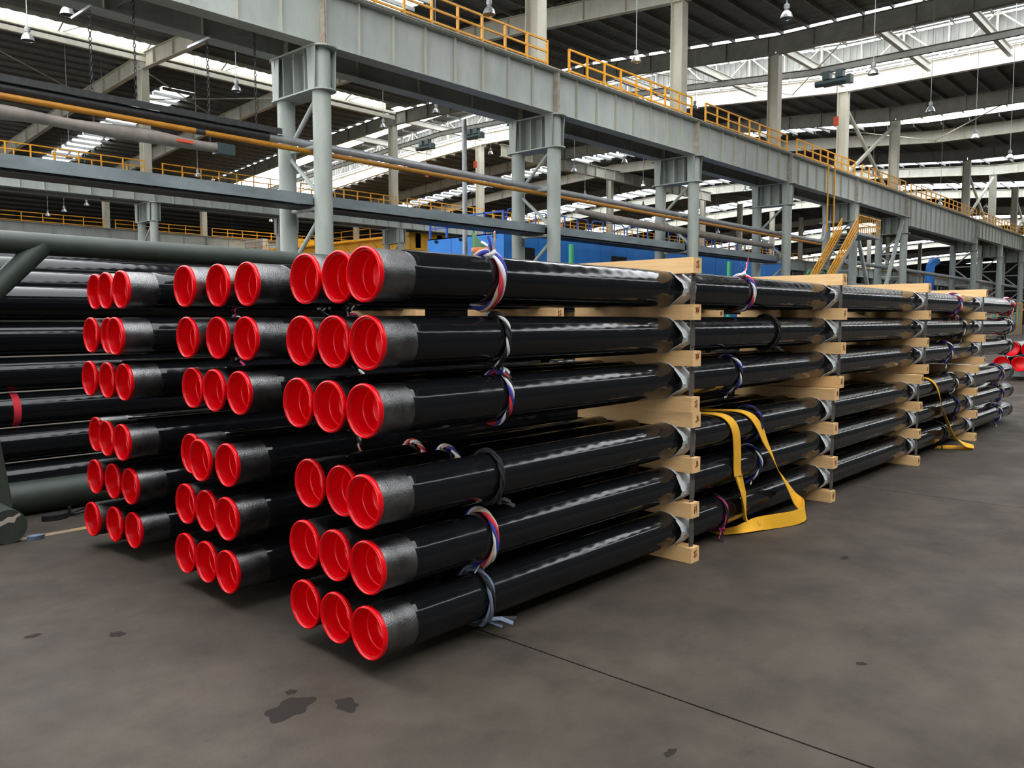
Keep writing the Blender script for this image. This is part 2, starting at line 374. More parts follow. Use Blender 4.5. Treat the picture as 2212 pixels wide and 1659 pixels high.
# walls far off
wl = MB()
for i in range(160): wl.box((-4+i*2.05, 140, 0), (-4+i*2.05+2.05, 140.2+(.05 if i % 2 else 0), 18.2))
tag(part('wall_left', wl, 'dark_cladding'), 'dark ribbed metal wall far behind the halls', 'wall', kind='structure')
wl = MB()
for i in range(80): wl.box((320, -20+i*2.0, 0), (320.2+(.05 if i % 2 else 0), -20+i*2.0+2.0, 21))
tag(part('wall_end', wl, 'dark_cladding'), 'dark ribbed metal end wall of the halls', 'wall', kind='structure')
wl = MB()
for i in range(188): wl.box((-36+i*1.9, -17.2, 0), (-36+i*1.9+1.9, -17-(.05 if i % 2 else 0), 18.5))
wr = part('wall_right', wl, 'dark_cladding'); tag(wr, 'dark ribbed metal side wall of the near hall', 'wall', kind='structure')
for i in range(30): part('clerestory_post', MB().box((-36+i*12, -17.2, 18.5), (-35.7+i*12, -16.9, 19.6)), 'cream_steel', wr)
wl = MB()
for i in range(80):
    y = -17+i*2
    z0 = 13.0 if -10 < y < 42 else 0.0
    wl.box((-36.2-(.05 if i % 2 else 0), y, z0), (-36, y+2.0, 19))
tag(part('wall_back', wl, 'dark_cladding'), 'unseen dark ribbed metal wall added behind the viewer, opened wide below for light', 'wall', kind='structure')  # added unseen wall, its opening sized to light the caps and timber sides

# ---------------- roof girders (cross beams)
def roof_girder(X, y0, y1, label, mt='cream_steel', stiff=3.0, depth=RD, w=.40):
    t = thing('roof_girder', label, 'girder', (X, (y0+y1)/2, 18), 'cross girders under the roof')
    pts = sorted([y0, y1]+[b for b in BK if y0 < b < y1])
    for nm in ('web', 'bottom', 'top'):
        m = MB()
        for a, b in zip(pts, pts[1:]): m.ibeam((X, a, zb(a)), (X, b, zb(b)), depth, w, .04, .03, nm)
        part('web' if nm == 'web' else nm+'_flange', m, mt, t)
    sm = MB().box((-w*.46, -.012, .04), (w*.46, .012, depth-.04)).mesh('stiffener', mt)
    y = y0+1.5
    while y < y1-.3:
        inst('stiffener', sm, t, (X, y, zb(y))); y += stiff
    return t
roof_girder(16.2, -16, 44, 'cream cross girder over the nearest column pair')
roof_girder(28.2, -16, 100, 'cream cross girder crossing the lit cladding beside the hanging lamps')
roof_girder(40.2, -16, 100, 'cream cross girder meeting the second upper column')
roof_girder(52.2, -16, 100, 'dark cross girder with daylight slivers along its top', 'shaded_girder_tone')
roof_girder(64.2, -16, 100, 'brightly lit cream cross girder below a trussed monitor wall', 'lit_girder_tone')
roof_girder(76.2, -16, 100, 'shaded cross girder just beyond the bright one', 'shaded_girder_tone')
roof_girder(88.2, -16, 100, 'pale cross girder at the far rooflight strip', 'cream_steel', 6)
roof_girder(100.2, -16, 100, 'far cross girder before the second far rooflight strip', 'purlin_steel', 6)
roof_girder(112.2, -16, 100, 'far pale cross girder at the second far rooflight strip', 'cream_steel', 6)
for k in range(6): roof_girder(160.2+24*k, -16, 100, 'very distant pale cross girder, '+ORD[k]+' towards the end wall', 'cream_steel', 12)
roof_girder(136.2, -16, 100, 'far pale cross girder past the third far rooflight strip', 'cream_steel', 8)
# monitor walls above the lit girders: ribbed cladding with truss in front
def monitor(X, y0, y1, label, h=2.6):
    t = thing('monitor_wall', label, 'wall panel', (X, (y0+y1)/2, 20), kind='structure')
    n = int((y1-y0)/1.0)
    pm = MB()
    for k in range(4): pm.box((k % 2*.05, k*.25, 0), (k % 2*.05+.07, (k+1)*.25, h-.9))
    pm = pm.mesh('cladding_panel', 'weathered_cladding')
    for i in range(n):
        y = y0+i*1.0; inst('cladding_panel', pm, t, (X+.9, y, zb(y)+RD+.8))
    y = y0
    while y < y1-6:
        z = zb(y)+RD; z6 = zb(y+6)+RD; z3 = zb(y+3)+RD
        part('truss_post', MB().bar((X+.5, y, z), (X+.5, y, z+h), .14, .14), 'cladding', t)
        part('truss_diagonal', MB().bar((X+.5, y, z+h), (X+.5, y+3, z3), .1, .1), 'cladding', t)
        part('truss_diagonal', MB().bar((X+.5, y+3, z3), (X+.5, y+6, z6+h), .1, .1), 'cladding', t)
        part('truss_post', MB().bar((X+.5, y+3, z3), (X+.5, y+3, z3+h), .08, .08), 'cladding', t)
        y += 6
    m = MB()
    pts = sorted([y0, y1]+[b for b in BK if y0 < b < y1])
    for dz in (.25, .5, h):
        for a, b in zip(pts, pts[1:]): m.bar((X+.6, a, zb(a)+RD+dz), (X+.6, b, zb(b)+RD+dz), .1, .1)
    part('truss_rail', m, 'purlin_steel', t)
monitor(64.2, -16, 98, 'ribbed monitor wall with truss above the bright cross girder')
# tie beams along the slot and a monorail between
for k, y in enumerate([6, 13, 18, 24, 31, 38, 46, 54, 62, 70, 78]):
    t = thing('tie_beam', ORD[k]+' tie beam across the first far skylight slot, counted from the near hall', 'beam', (58, y, 19), 'tie beams in the skylight slot')
    part('web', MB().ibeam((52.4, y, zb(y)+.35), (64, y, zb(y)+.35), .55, .28, .03, .03, 'web'), 'cladding', t)
    part('flange', MB().ibeam((52.4, y, zb(y)+.35), (64, y, zb(y)+.35), .55, .28, .03, .03, 'flanges'), 'cladding', t)
mr = thing('monorail_beam', 'dark monorail beam hung across the skylight slot', 'beam', (58, 30, 18.5))
for nm in ('web', 'flanges'):
    m = MB()
    for a, b in zip([-10, 24, 39, 62, 80], [24, 39, 62, 80, 98]): m.ibeam((58, a, zb(a)-.1), (58, b, zb(b)-.1), .45, .25, .03, .02, nm)
    part('rail_'+nm, m, 'purlin_steel', mr)

# lit cladding along the step between the second and third hall
st = thing('step_cladding', 'bright ribbed cladding strip along the roof step of the third hall', 'wall panel', (20, 62.3, 20.5), kind='structure')
pm = MB()
for k in range(6): pm.box((k*.2, k % 2*.04, 0), (k*.2+.2, k % 2*.04+.06, 1.3))
pm = pm.mesh('cladding_panel', 'cream_steel')
for i in range(46): inst('cladding_panel', pm, st, (-4+i*1.2, 62.35, 21.5))
for x in [-2, 4, 10.2, 16.2, 22.2, 28.2, 34.2, 40.2, 46.2]:
    part('brace', MB().bar((x, 61.0, 21.9), (x, 62.2, 21.35), .07, .07), 'purlin_steel', st)
    part('brace', MB().bar((x+1.4, 61.0, 21.95), (x, 62.2, 21.35), .05, .05), 'purlin_steel', st)
for nm, z, h, y in (('eaves_beam', 20.75, .35, 62.0), ('gutter_rail', 21.25, .22, 61.9)):
    part(nm, MB().box((-4, y, z), (52, y+.25, z+h)), 'cream_steel', st)
part('top_trim', MB().box((-4, 62.2, 22.8), (52, 62.4, 22.9)), 'galvanised', st)
lg = thing('long_girder', 'tan girder running along the second row under the far skylights', 'girder', (88, 62, 19))
for nm in ('web', 'flanges'): part(nm, MB().ibeam((66, 61.2, 19.2), (112, 61.2, 19.2), 1.3, .5, .04, .03, nm), 'cream_steel', lg)
sm = MB().box((-.012, -.22, .04), (.012, .22, 1.26)).mesh('stiffener', 'cream_steel')
for k in range(22): inst('stiffener', sm, lg, (67+k*2, 61.2, 19.2))
# roof braces (thin crossing rods)
for k, (a, b) in enumerate([((16, 63, 20.6), (28, 72, 19.8)), ((28, 63, 20.6), (40, 72, 19.8)), ((28.4, 72, 19.8), (40, 63, 20.6)), ((53, 20, 19), (64, 28, 19.3)), ((53, 34, 19.8), (64, 28, 19.3)), ((77, 16, 19), (88, 24, 19)), ((77, 32, 19.6), (88, 24, 19)), ((77, 40, 20.2), (88, 48, 20.2))]):
    o = part('roof_brace', MB().cyl(a, b, .05, 8), 'cream_steel'); tag(o, ORD[k]+' thin diagonal roof brace, counted from the lit cladding strip', 'brace', 'roof braces')

# ================================================================== COLUMN ROWS
def oblong(x, ya, yb, rx, z0, z1, n=10):
    P = []
    for i in range(n+1):
        t = math.pi+math.pi*i/n; P.append((x+rx*math.cos(t), ya+rx*math.sin(t)))
    for i in range(n+1):
        t = math.pi*i/n; P.append((x+rx*math.cos(t), yb+rx*math.sin(t)))
    return MB().prism(P, 'Z', z0, z1)
def cap_meshes(dy):
    d = {}
    d['column'] = MB().cyl((0, 0, 0), (0, 0, 10.40), .30, 28, cap=False).mesh('column', 'column_paint', SM)
    d['low'] = oblong(0, -.1, dy+.1, .42, 9.05, 9.10).mesh('bottom_plate', 'column_paint')
    d['top'] = oblong(0, -.1, dy+.1, .46, 10.40, 10.46).mesh('top_plate', 'column_paint')
    d['web'] = MB().box((-.02, .30, 9.10), (.02, dy-.30, 10.40)).mesh('web_plate', 'column_paint')
    d['stiff'] = MB().box((-.36, -.015, 9.10), (.36, .015, 10.40)).mesh('stiffener', 'column_paint')
    d['wing'] = MB().prism([(-.33, 9.10), (.33, 9.10), (.44, 10.40), (-.44, 10.40)], 'Y', -.02, .02).mesh('end_plate', 'column_paint')
    d['side'] = MB().prism([(-.20, 9.10), (.16, 9.10), (.20, 10.40), (-.26, 10.40)], 'X', -.015, .015).mesh('side_plate', 'column_paint')
    return d
def brace_list(dy, z0):
    L = []
    zt = 8.95; flip = False
    for a, b in ((8.95, 7.55), (7.1, 5.8), (5.0, 3.6), (3.2, 1.8)):
        L.append(((0, .25 if not flip else dy-.25, a), (0, dy-.25 if not flip else .25, b))); flip = not flip
    for z in (7.35, 5.35, 3.4): L.append(((0, .25, z), (0, dy-.25, z)))
    return L
def column_pair(me, X, Y, dy, label, group, name='column_pair'):
    t = thing(name, label, 'column', (X, Y, 0), group)
    for yy in (0, dy): inst('column', me['column'], t, (X, Y+yy, 0))
    inst('bottom_plate', me['low'], t, (X, Y, 0)); inst('top_plate', me['top'], t, (X, Y, 0)); inst('web_plate', me['web'], t, (X, Y, 0))
    for k in range(3): inst('stiffener', me['stiff'], t, (X, Y+.42+(dy-.84)*k/2, 0))
    for yy in (0, dy):
        inst('end_plate', me['wing'], t, (X, Y+yy, 0))
        for sx in (-.40, .40): inst('side_plate', me['side'], t, (X+sx, Y+yy, 0))
    for k, bm in enumerate(me['braces']): inst('brace', bm, t, (X, Y, 0))
    return t
def mk_caps(dy):
    d = cap_meshes(dy); d['braces'] = [MB().cyl(a, b, .075, 10).mesh('brace', 'column_paint', SM) for a, b in brace_list(dy, 0)]
    return d
DY = 2.08
cm = mk_caps(DY)
ROW = [16.2, 28.2, 40.2, 52.2, 64.2, 76.2, 100.2, 112.2, 124.2, 136.2, 148.2]
for k, X in enumerate(ROW):
    column_pair(cm, X, 23.0, DY, ORD[k]+' pale green column pair of the nearest row, counted from the capped pipe ends', 'nearest row of column pairs')
Y2 = 61.6; Y3 = 99.5
for k, X in enumerate([16.2+12*i for i in range(12)]):
    column_pair(cm, X, Y2, DY, ORD[k]+' column pair of the second row, behind the nearest row', 'second row of column pairs')
for k, X in enumerate([28.2+12*i for i in range(10)]):
    column_pair(cm, X, Y3, DY, ORD[k]+' column pair of the third, farthest row', 'third row of column pairs')

# crane girders on the rows
def girder_seg(x0, x1, Y, z0, z1, label, group, step=1.5, fw_=.62):
    t = thing('crane_girder', label, 'girder', (x0, Y, z0), group); h = z1-z0; L = x1-x0
    part('web', MB().box((x0, Y-.012, z0+.03), (x1, Y+.012, z1-.03)), 'girder_paint', t)
    part('bottom_flange', MB().box((x0, Y-fw_/2, z0), (x1, Y+fw_/2, z0+.035)), 'girder_paint', t)
    part('top_flange', MB().box((x0, Y-fw_/2, z1-.035), (x1, Y+fw_/2, z1)), 'girder_paint', t)
    sm = GS.setdefault(round(h, 2), MB().box((-.010, -.14, .06), (.010, .14, h-.04)).mesh('stiffener', 'stiffener_paint'))
    n = max(2, round(L/step))
    for i in range(1, n): inst('stiffener', sm, t, (x0+L*i/n, Y, z0))
    em = GS.setdefault(('e', round(h, 2)), MB().box((-.02, -.27, .035), (.02, .27, h-.035)).mesh('end_plate', 'rust_edge'))
    for x in (x0+.03, x1-.03): inst('end_plate', em, t, (x, Y, z0))
    return t
GS = {}
XS = [4.2]+ROW
for k in range(len(XS)-1):
    a, b = XS[k], XS[k+1]; deep = abs(a-76.2) < .1
    girder_seg(a, b, 23.0, 9.75 if deep else 10.46, 12.28, ('deep ' if deep else '')+'crane girder facing the pipes, '+ORD[k]+' span along the nearest row', 'front crane girders of the nearest row')
    girder_seg(a, b, 23.0+DY, 9.75 if deep else 10.46, 12.28, 'shaded inner crane girder of the nearest row, '+ORD[k]+' span', 'inner crane girders of the nearest row', 3.0)
def walkway(x0, x1, Y, z, label, wd=2.7):
    t = thing('walkway', label, 'walkway', (x0, Y, z), 'walkways on the crane girders')
    part('deck_plate', MB().box((x0, Y-.35, z), (x1, Y-.35+wd, z+.06)), 'rust_edge', t)
    return t
walkway(4.2, 292.2, 23.0, 12.28, 'long walkway deck on top of the nearest crane girders')
walkway(4.2, 292.2, Y2, 12.28, 'walkway deck on the crane girders of the second row')
walkway(28.2, 136.2, Y3, 12.28, 'walkway deck on the crane girders of the third row')
RP = {}
def railing(x0, x1, Y, z, label, group, step=1.5, h=1.05, mt='rail_yellow', r=.042, rails=(1.0, .55, .12), name='railing'):
    t = thing(name, label, 'railing', (x0, Y, z), group); L = x1-x0; n = max(1, round(L/step))
    pm = RP.setdefault((h, mt, r), MB().box((-r, -r, 0), (r, r, h)).mesh('post', mt))
    for i in range(n+1): inst('post', pm, t, (x0+L*i/n, Y, z))
    rm = RP.setdefault((round(L, 2), mt, r, 'r'), MB().bar((0, 0, 0), (L, 0, 0), r*1.7, r*1.7).mesh('rail', mt))
    for q in rails: inst('rail', rm, t, (x0, Y, z+h*q-.02*(q == 1.0)))
    return t
for k in range(len(XS)-1):
    a, b = XS[k]+.75, XS[k+1]-.75
    railing(a, b, 22.78, 12.34, 'yellow railing above the front crane girder, '+ORD[k]+' stretch', 'front railings of the nearest row', 1.25 if a < 60 else 1.5)
    railing(a+1.1, b, 25.35, 12.34, 'yellow railing above the inner crane girder, '+ORD[k]+' stretch', 'inner railings of the nearest row', 1.8 if a < 60 else 3.0)
for k in range(11):
    a = 16.2+12*k
    girder_seg(a, a+12, Y2, 10.46, 12.28, 'pale crane girder of the second row, '+ORD[k]+' span', 'crane girders of the second row', 1.5 if k < 6 else 3)
    girder_seg(a, a+12, Y2+DY, 10.46, 12.28, 'inner crane girder of the second row, '+ORD[k]+' span', 'inner crane girders of the second row', 3)
    railing(a+.7, a+11.3, Y2-.2, 12.34, 'orange railing on the second row, '+ORD[k]+' stretch', 'railings of the second row', 1.6 if k < 6 else 2.4)
    railing(a+.9, a+11.1, Y2+2.2, 12.34, 'orange back railing on the second row, '+ORD[k]+' stretch', 'back railings of the second row', 2.4)
girder_seg(4.2, 16.2, Y2, 10.46, 12.28, 'pale crane girder of the second row, before its first columns', 'crane girders of the second row')
railing(4.9, 15.5, Y2-.2, 12.34, 'orange railing on the second row, before its first columns', 'railings of the second row')
for k in range(9):
    a = 28.2+12*k
    girder_seg(a, a+12, Y3, 10.46, 12.28, 'distant crane girder of the third row, '+ORD[k]+' span', 'crane girders of the third row', 3)
    railing(a+.7, a+11.3, Y3-.2, 12.34, 'distant orange railing on the third row, '+ORD[k]+' stretch', 'railings of the third row', 2.0)

for k in range(6):   # far continuation of the first and second rows, longer spans
    a = 148.2+24*k
    girder_seg(a, a+24, 23.0, 10.46, 12.28, 'far crane girder of the nearest row, '+ORD[k]+' long span towards the end wall', 'far crane girders', 3)
    girder_seg(a, a+24, Y2, 10.46, 12.28, 'far crane girder of the second row, '+ORD[k]+' long span towards the end wall', 'far crane girders', 3)
    railing(a+.7, a+23.3, 22.78, 12.34, 'far yellow railing of the nearest row, '+ORD[k]+' long stretch', 'far railings', 2.4)
    railing(a+.7, a+23.3, Y2-.2, 12.34, 'far orange railing of the second row, '+ORD[k]+' long stretch', 'far railings', 2.4)
    for q in (12, 24):
        column_pair(cm, a+q, 23.0, DY, ORD[2*k+(q == 24)]+' far column pair of the nearest row, beyond the deep girder', 'far column pairs')
        column_pair(cm, a+q, Y2, DY, ORD[2*k+(q == 24)]+' far column pair of the second row, towards the end wall', 'far column pairs')
# upper columns, H-section, standing on the walkways
def hcol(h, mt):
    return (MB().box((-.30, -.36, 0), (.30, -.33, h)).mesh('flange', mt), MB().box((-.30, .33, 0), (.30, .36, h)).mesh('flange', mt), MB().box((-.02, -.33, 0), (.02, .33, h)).mesh('web', mt))
UC = {}
def upper_column(X, Y, z0, z1, label, group):
    t = thing('upper_column', label, 'column', (X, Y, z0), group)
    ms = UC.setdefault(round(z1-z0, 1), hcol(z1-z0, 'cream_steel'))
    for nm, m in zip(('flange', 'flange', 'web'), ms): inst(nm, m, t, (X, Y, z0))
    part('base_plate', MB().box((X-.45, Y-.5, z0), (X+.45, Y+.5, z0+.06)), 'cream_steel', t)
    return t
for k, X in enumerate(ROW):
    upper_column(X, 24.04, 12.34, zb(24), ORD[k]+' cream upper column standing on the nearest walkway', 'upper columns of the nearest row')
for k in range(18):
    upper_column(16.2+12*k, Y2+1.0, 12.34, zb(62), ORD[k]+' cream upper column standing on the second walkway', 'upper columns of the second row')
for k in range(8):
    upper_column(28.2+12*k, Y3+.6, 12.34, zb(100), ORD[k]+' cream upper column standing on the third walkway', 'upper columns of the third row')
for k, (xa, xb) in enumerate([(64.2, 76.2), (100.2, 112.2), (124.2, 136.2)]):
    t = thing('cross_brace', ORD[k]+' steel cross brace between upper columns, counted from the stairs', 'brace', (xa, 24, 12.3), 'cross braces above the walkway')
    part('diagonal', MB().bar((xa+.3, 24.0, 12.5), (xb-.3, 24.0, 18.4), .22, .22), 'cream_steel', t)
    part('diagonal', MB().bar((xa+.3, 24.3, 18.4), (xb-.3, 24.3, 12.5), .22, .22), 'cream_steel', t)
# lower V braces by the stairs
t = thing('portal_brace', 'V-shaped steel brace between the columns beyond the stairs', 'brace', (68, 23, 0))
part('diagonal', MB().bar((75.6, 23.0, 10.1), (69.8, 23.0, 1.2), .26, .26), 'column_paint', t)
part('diagonal', MB().bar((65.0, 23.0, 8.2), (69.6, 23.0, 1.2), .24, .24), 'column_paint', t)
part('foot_plate', MB().box((69.2, 22.7, 0), (70.2, 23.3, 1.3)), 'column_paint', t)

# ---------------- trays and service pipes running through the column pairs
for k in range(4):
    a, b = [2.0, 16.2, 28.2, 40.2][k]+.1, [16.2, 28.2, 40.2, 52.2][k]-.1
    t = thing('cable_tray', 'grey platform tray between the columns, '+ORD[k]+' span from the capped pipes', 'tray', (a, 23.9, 5.4), 'platform trays along the nearest row')
    part('top_plate', MB().box((a, 23.45, 5.72), (b, 24.55, 5.76)), 'tray_grey', t)
    part('side_rail', MB().box((a, 23.42, 5.45), (b, 23.47, 5.80)), 'tray_grey', t)
    part('side_rail', MB().box((a, 24.53, 5.45), (b, 24.58, 5.80)), 'tray_grey', t)
    part('bottom_channel', MB().box((a, 23.55, 5.36), (b, 24.45, 5.45)), 'black_wrap', t)
t = thing('service_pipe', 'grey steel service pipe above the orange one, partly black wrapped', 'pipe', (2, 24, 7.5))
part('pipe_run', MB().cyl((14.6, 24, 7.55), (60.5, 24, 7.35), .13, 16), 'pipe_grey', t, SM)
part('insulation', MB().cyl((2, 24, 7.55), (14.8, 24, 7.55), .145, 16), 'black_wrap', t, SM)
part('end_elbow', MB().tube([(59, 24, 7.35), (60.4, 24, 7.35), (60.9, 24, 7.7), (61, 24, 8.4), (61.3, 24, 8.8), (62, 24, 8.9)], .15, 12), 'pipe_grey', t, SM)
o = part('cover_angle', MB().box((2, 23.8, 7.78), (15.2, 24.3, 7.82)).box((2, 23.78, 7.66), (15.2, 23.81, 7.84)), 'black_wrap', t)
t = thing('orange_pipe', 'thin orange gas pipe below the grey service pipe', 'pipe', (2, 23.9, 7.2))
part('pipe_run', MB().cyl((2, 23.75, 7.30), (60, 23.75, 7.08), .085, 14), 'pipe_orange', t, SM)
part('black_band', MB().cyl((12.2, 23.75, 7.262), (12.5, 23.75, 7.261), .088, 14), 'black_wrap', t, SM)
# covered festoon girder hanging from chains
t = thing('covered_duct', 'dusty fabric covered duct hanging below the pipes near the front', 'duct', (2, 24, 6.7))
P = []; L = []
for i in range(25):
    x = 2+10.9*i/24; P.append((x, 23.9, 6.92-.02*math.sin(i*.9)))
m = MB(); n = 10; vs = []
for i, p in enumerate(P):
    ry = .20+.03*math.sin(i*1.3); rz = .155+.03*math.sin(i*.7+1)
    for j in range(n):
        a = 2*math.pi*j/n; vs.append((p[0], p[1]+ry*math.cos(a), p[2]+rz*math.sin(a)*(1 if math.sin(a) > 0 else 1.25)))
m.add(vs, [(i*n+j, i*n+(j+1) % n, (i+1)*n+(j+1) % n, (i+1)*n+j) for i in range(24) for j in range(n)]+[tuple(range(n)), tuple(24*n+j for j in range(n))])
part('cover', m, 'fabric_cover', t, 1.2)
part('motor_box', MB().box((12.9, 23.75, 6.72), (13.5, 24.05, 7.05)), 'hoist_black', t)
part('red_label', MB().box((11.6, 23.67, 6.86), (12.1, 23.69, 6.94)), 'hook_red', t)
t = thing('covered_duct', 'second dusty fabric covered duct, between the second and fourth columns', 'duct', (31, 24, 6.4))
part('cover', MB().tube([(31, 23.9, 6.75), (34, 23.9, 6.62), (38, 23.9, 6.58), (44, 23.9, 6.52), (52, 23.9, 6.45)], [.12, .2, .19, .2, .16], 10), 'fabric_cover', t, 1.2)
def chain(x, y, z0, z1, label):
    t = thing('chain', label, 'chain', (x, y, z0), 'hanging chains')
    lm = CH.setdefault('l', MB().tube([(math.cos(a)*.035, 0, math.sin(a)*.07) for a in [2*math.pi*i/10 for i in range(10)]], .012, 5, True).mesh('chain_link', 'dark_iron'))
    z = z0; k = 0
    while z < z1: inst('chain_link', lm, t, (x, y, z), (0, 0, math.pi/2*(k % 2))); z += .115; k += 1
    part('top_bracket', MB().box((x-.03, y-.12, z1), (x+.03, y+1.2, z1+.07)), 'galvanised', t)
CH = {}
for k, (x, z0, z1) in enumerate([(9.4, 7.0, 10.1), (10.6, 7.8, 10.7), (12.8, 7.0, 10.1), (14.4, 7.8, 10.9)]):
    chain(x, 24.0, z0, z1, ORD[k]+' rusty chain holding up the wrapped pipe, counted from the far end')

# ---------------- pendant lamps
LM = {}
LM['rod'] = MB().cyl((0, 0, .55), (0, 0, 1), .014, 8).mesh('rod', 'lamp_body')
prof = [(0.245, 0), (.24, .03), (.215, .12), (.17, .21), (.10, .28), (.06, .31)]
LM['shade'] = MB().lathe(prof+[(r-.008, z-.004) for r, z in reversed(prof)], 24, 'Z').mesh('shade', 'lamp_metal', 1.2)
LM['lens'] = MB().cyl((0, 0, .004), (0, 0, .012), .235, 24).mesh('lens', 'lamp_lens')
LM['gear'] = MB().cyl((0, 0, .30), (0, 0, .36), .06, 14).cyl((0, 0, .35), (0, 0, .52), .10, 16).cyl((0, 0, .40), (0, 0, .43), .115, 16).cyl((0, 0, .46), (0, 0, .49), .115, 16).cyl((0, 0, .52), (0, 0, .57), .04, 10).mesh('control_gear', 'lamp_body', SM)
lamps = [(11.9,32.3,12.6),(12.1,37.0,12.8),(22.6,39.5,13.4),(26.8,66.6,15.3),(23.3,64.0,13.3),(31.5,61.1,12.7),(33.0,97.3,12.9),(31.1,87.3,12.3),(32.6,85.7,12.9),(34.0,41.7,13.8),(34.3,37.1,14.0),(54.9,42.6,13.9),(53.6,36.7,13.7),(69.4,45.3,14.7),(72.0,54.4,15.0),(95.2,62.1,17.0),(33.3,22.2,13.7),(23.3,22.2,13.2),(31.3,14.0,13.2),(40.7,13.9,13.1),(48.8,13.6,12.8),(59.2,13.8,13.1),(60.6,12.1,11.8),(77.5,26.2,14.5),(81.4,21.6,11.9),(76.0,37.8,14.2),(126.2,27.8,16.7),(56.5,76.5,14.2),(54.5,51.8,16.5),(50.3,28.8,15.8),(66.1,117.9,14.3),(56.2,90.9,13.8),(100.8,53.9,13.2),(102.4,55.1,11.4)]
def hall_of(y): return 'near hall' if y < 23 else 'second hall' if y < 62 else 'third hall' if y < 99 else 'outermost hall'
seen = {}
for (x, y, z) in sorted(lamps, key=lambda q: q[0]**2+q[1]**2):
    hl = hall_of(y); seen[hl] = seen.get(hl, -1)+1
    t = thing('pendant_lamp', 'bell-shaped metal pendant lamp, '+ORD[seen[hl]]+' nearest one in the '+hl, 'lamp', (x, y, z), 'pendant lamps')
    zt = zb(y)+RD+.31+(2.7 if 52 < x < 65.5 else 0)
    inst('shade', LM['shade'], t, (x, y, z)); inst('lens', LM['lens'], t, (x, y, z)); inst('control_gear', LM['gear'], t, (x, y, z))
    part('rod', MB().cyl((x, y, z+.56), (x, y, zt), .016, 8), 'lamp_body', t)

# ---------------- hoists
for k, (x, y, z) in enumerate([(58, 64.5, zb(64.5)-1.0), (58, 57.5, zb(57.5)-1.0), (58, 22.5, zb(22.5)-1.0)]):
    t = thing('electric_hoist', 'black electric hoist on the monorail, '+ORD[k]+' counted from the third hall', 'hoist', (x, y, z), 'electric hoists')
    part('drum', MB().cyl((x, y-1.0, z+.2), (x, y+.6, z+.2), .28, 18), 'hoist_black', t, SM)
    part('motor', MB().cyl((x, y+.6, z+.22), (x, y+1.2, z+.22), .22, 16), 'hoist_black', t, SM)
    part('gearbox', MB().box((x-.3, y-1.3, z-.05), (x+.3, y-1.0, z+.5)), 'hoist_black', t)
    for d in (-.5, .4): part('trolley', MB().box((x-.25, y+d-.25, z+.42), (x+.25, y+d+.25, z+.95)), 'hoist_black', t)
    part('rope', MB().cyl((x, y-.3, z), (x, y-.3, z-2.2), .02, 6), 'dark_iron', t)
    part('hook_block', MB().box((x-.1, y-.45, z-2.8), (x+.1, y-.15, z-2.2)), 'hook_red', t)

# ---------------- bridge cranes in the third hall
def crane(X, y0, y1, zt, label, h=1.5):
    t = thing('bridge_crane', label, 'crane', (X, y0, zt-h), 'yellow bridge cranes')
    part('box_girder', MB().box((X-.35, y0, zt-h), (X+.35, y1, zt)), 'crane_yellow', t)
    part('box_girder', MB().box((X+2.6, y0, zt-h), (X+3.3, y1, zt)), 'crane_yellow', t)
    for ye in (y0, y1-.6): part('end_carriage', MB().box((X-1.2, ye, zt-h-.2), (X+4.4, ye+.6, zt+.04)), 'crane_yellow', t)
    part('walk_deck', MB().box((X-1.4, y0, zt-.4), (X-.35, y1, zt-.32)), 'crane_yellow', t)
    for y in [y0+1+2.5*i for i in range(1, int((y1-y0)/2.5)-1)]:
        part('deck_bracket', MB().bar((X-1.35, y, zt-.4), (X-.36, y, zt-1.2), .06, .06), 'crane_yellow', t)
        part('rail_post', MB().box((X-1.4, y-.03, zt-.32), (X-1.34, y+.03, zt+.8)), 'rail_yellow', t)
    for q in (.2, .78): part('hand_rail', MB().box((X-1.4, y0+3.4, zt+q), (X-1.34, y1-3.4, zt+q+.05)), 'rail_yellow', t)
    ym = (y0+y1)/2+4
    part('trolley', MB().box((X-.6, ym, zt), (X+3.4, ym+3, zt+1.0)), 'crane_yellow', t)
    part('electric_cabinet', MB().box((X-1.2, ym+5, zt-.3), (X-.5, ym+9, zt+1.2)), 'cladding', t)
crane(70, 63.4, 99.8, 10.42, 'yellow bridge crane beyond the blue enclosure in the third hall')
crane(56, 63.4, 99.8, 10.42, 'yellow bridge crane seen between the nearest column pair')
crane(118, 63.4, 99.8, 10.42, 'far yellow bridge crane near the end of the third hall')

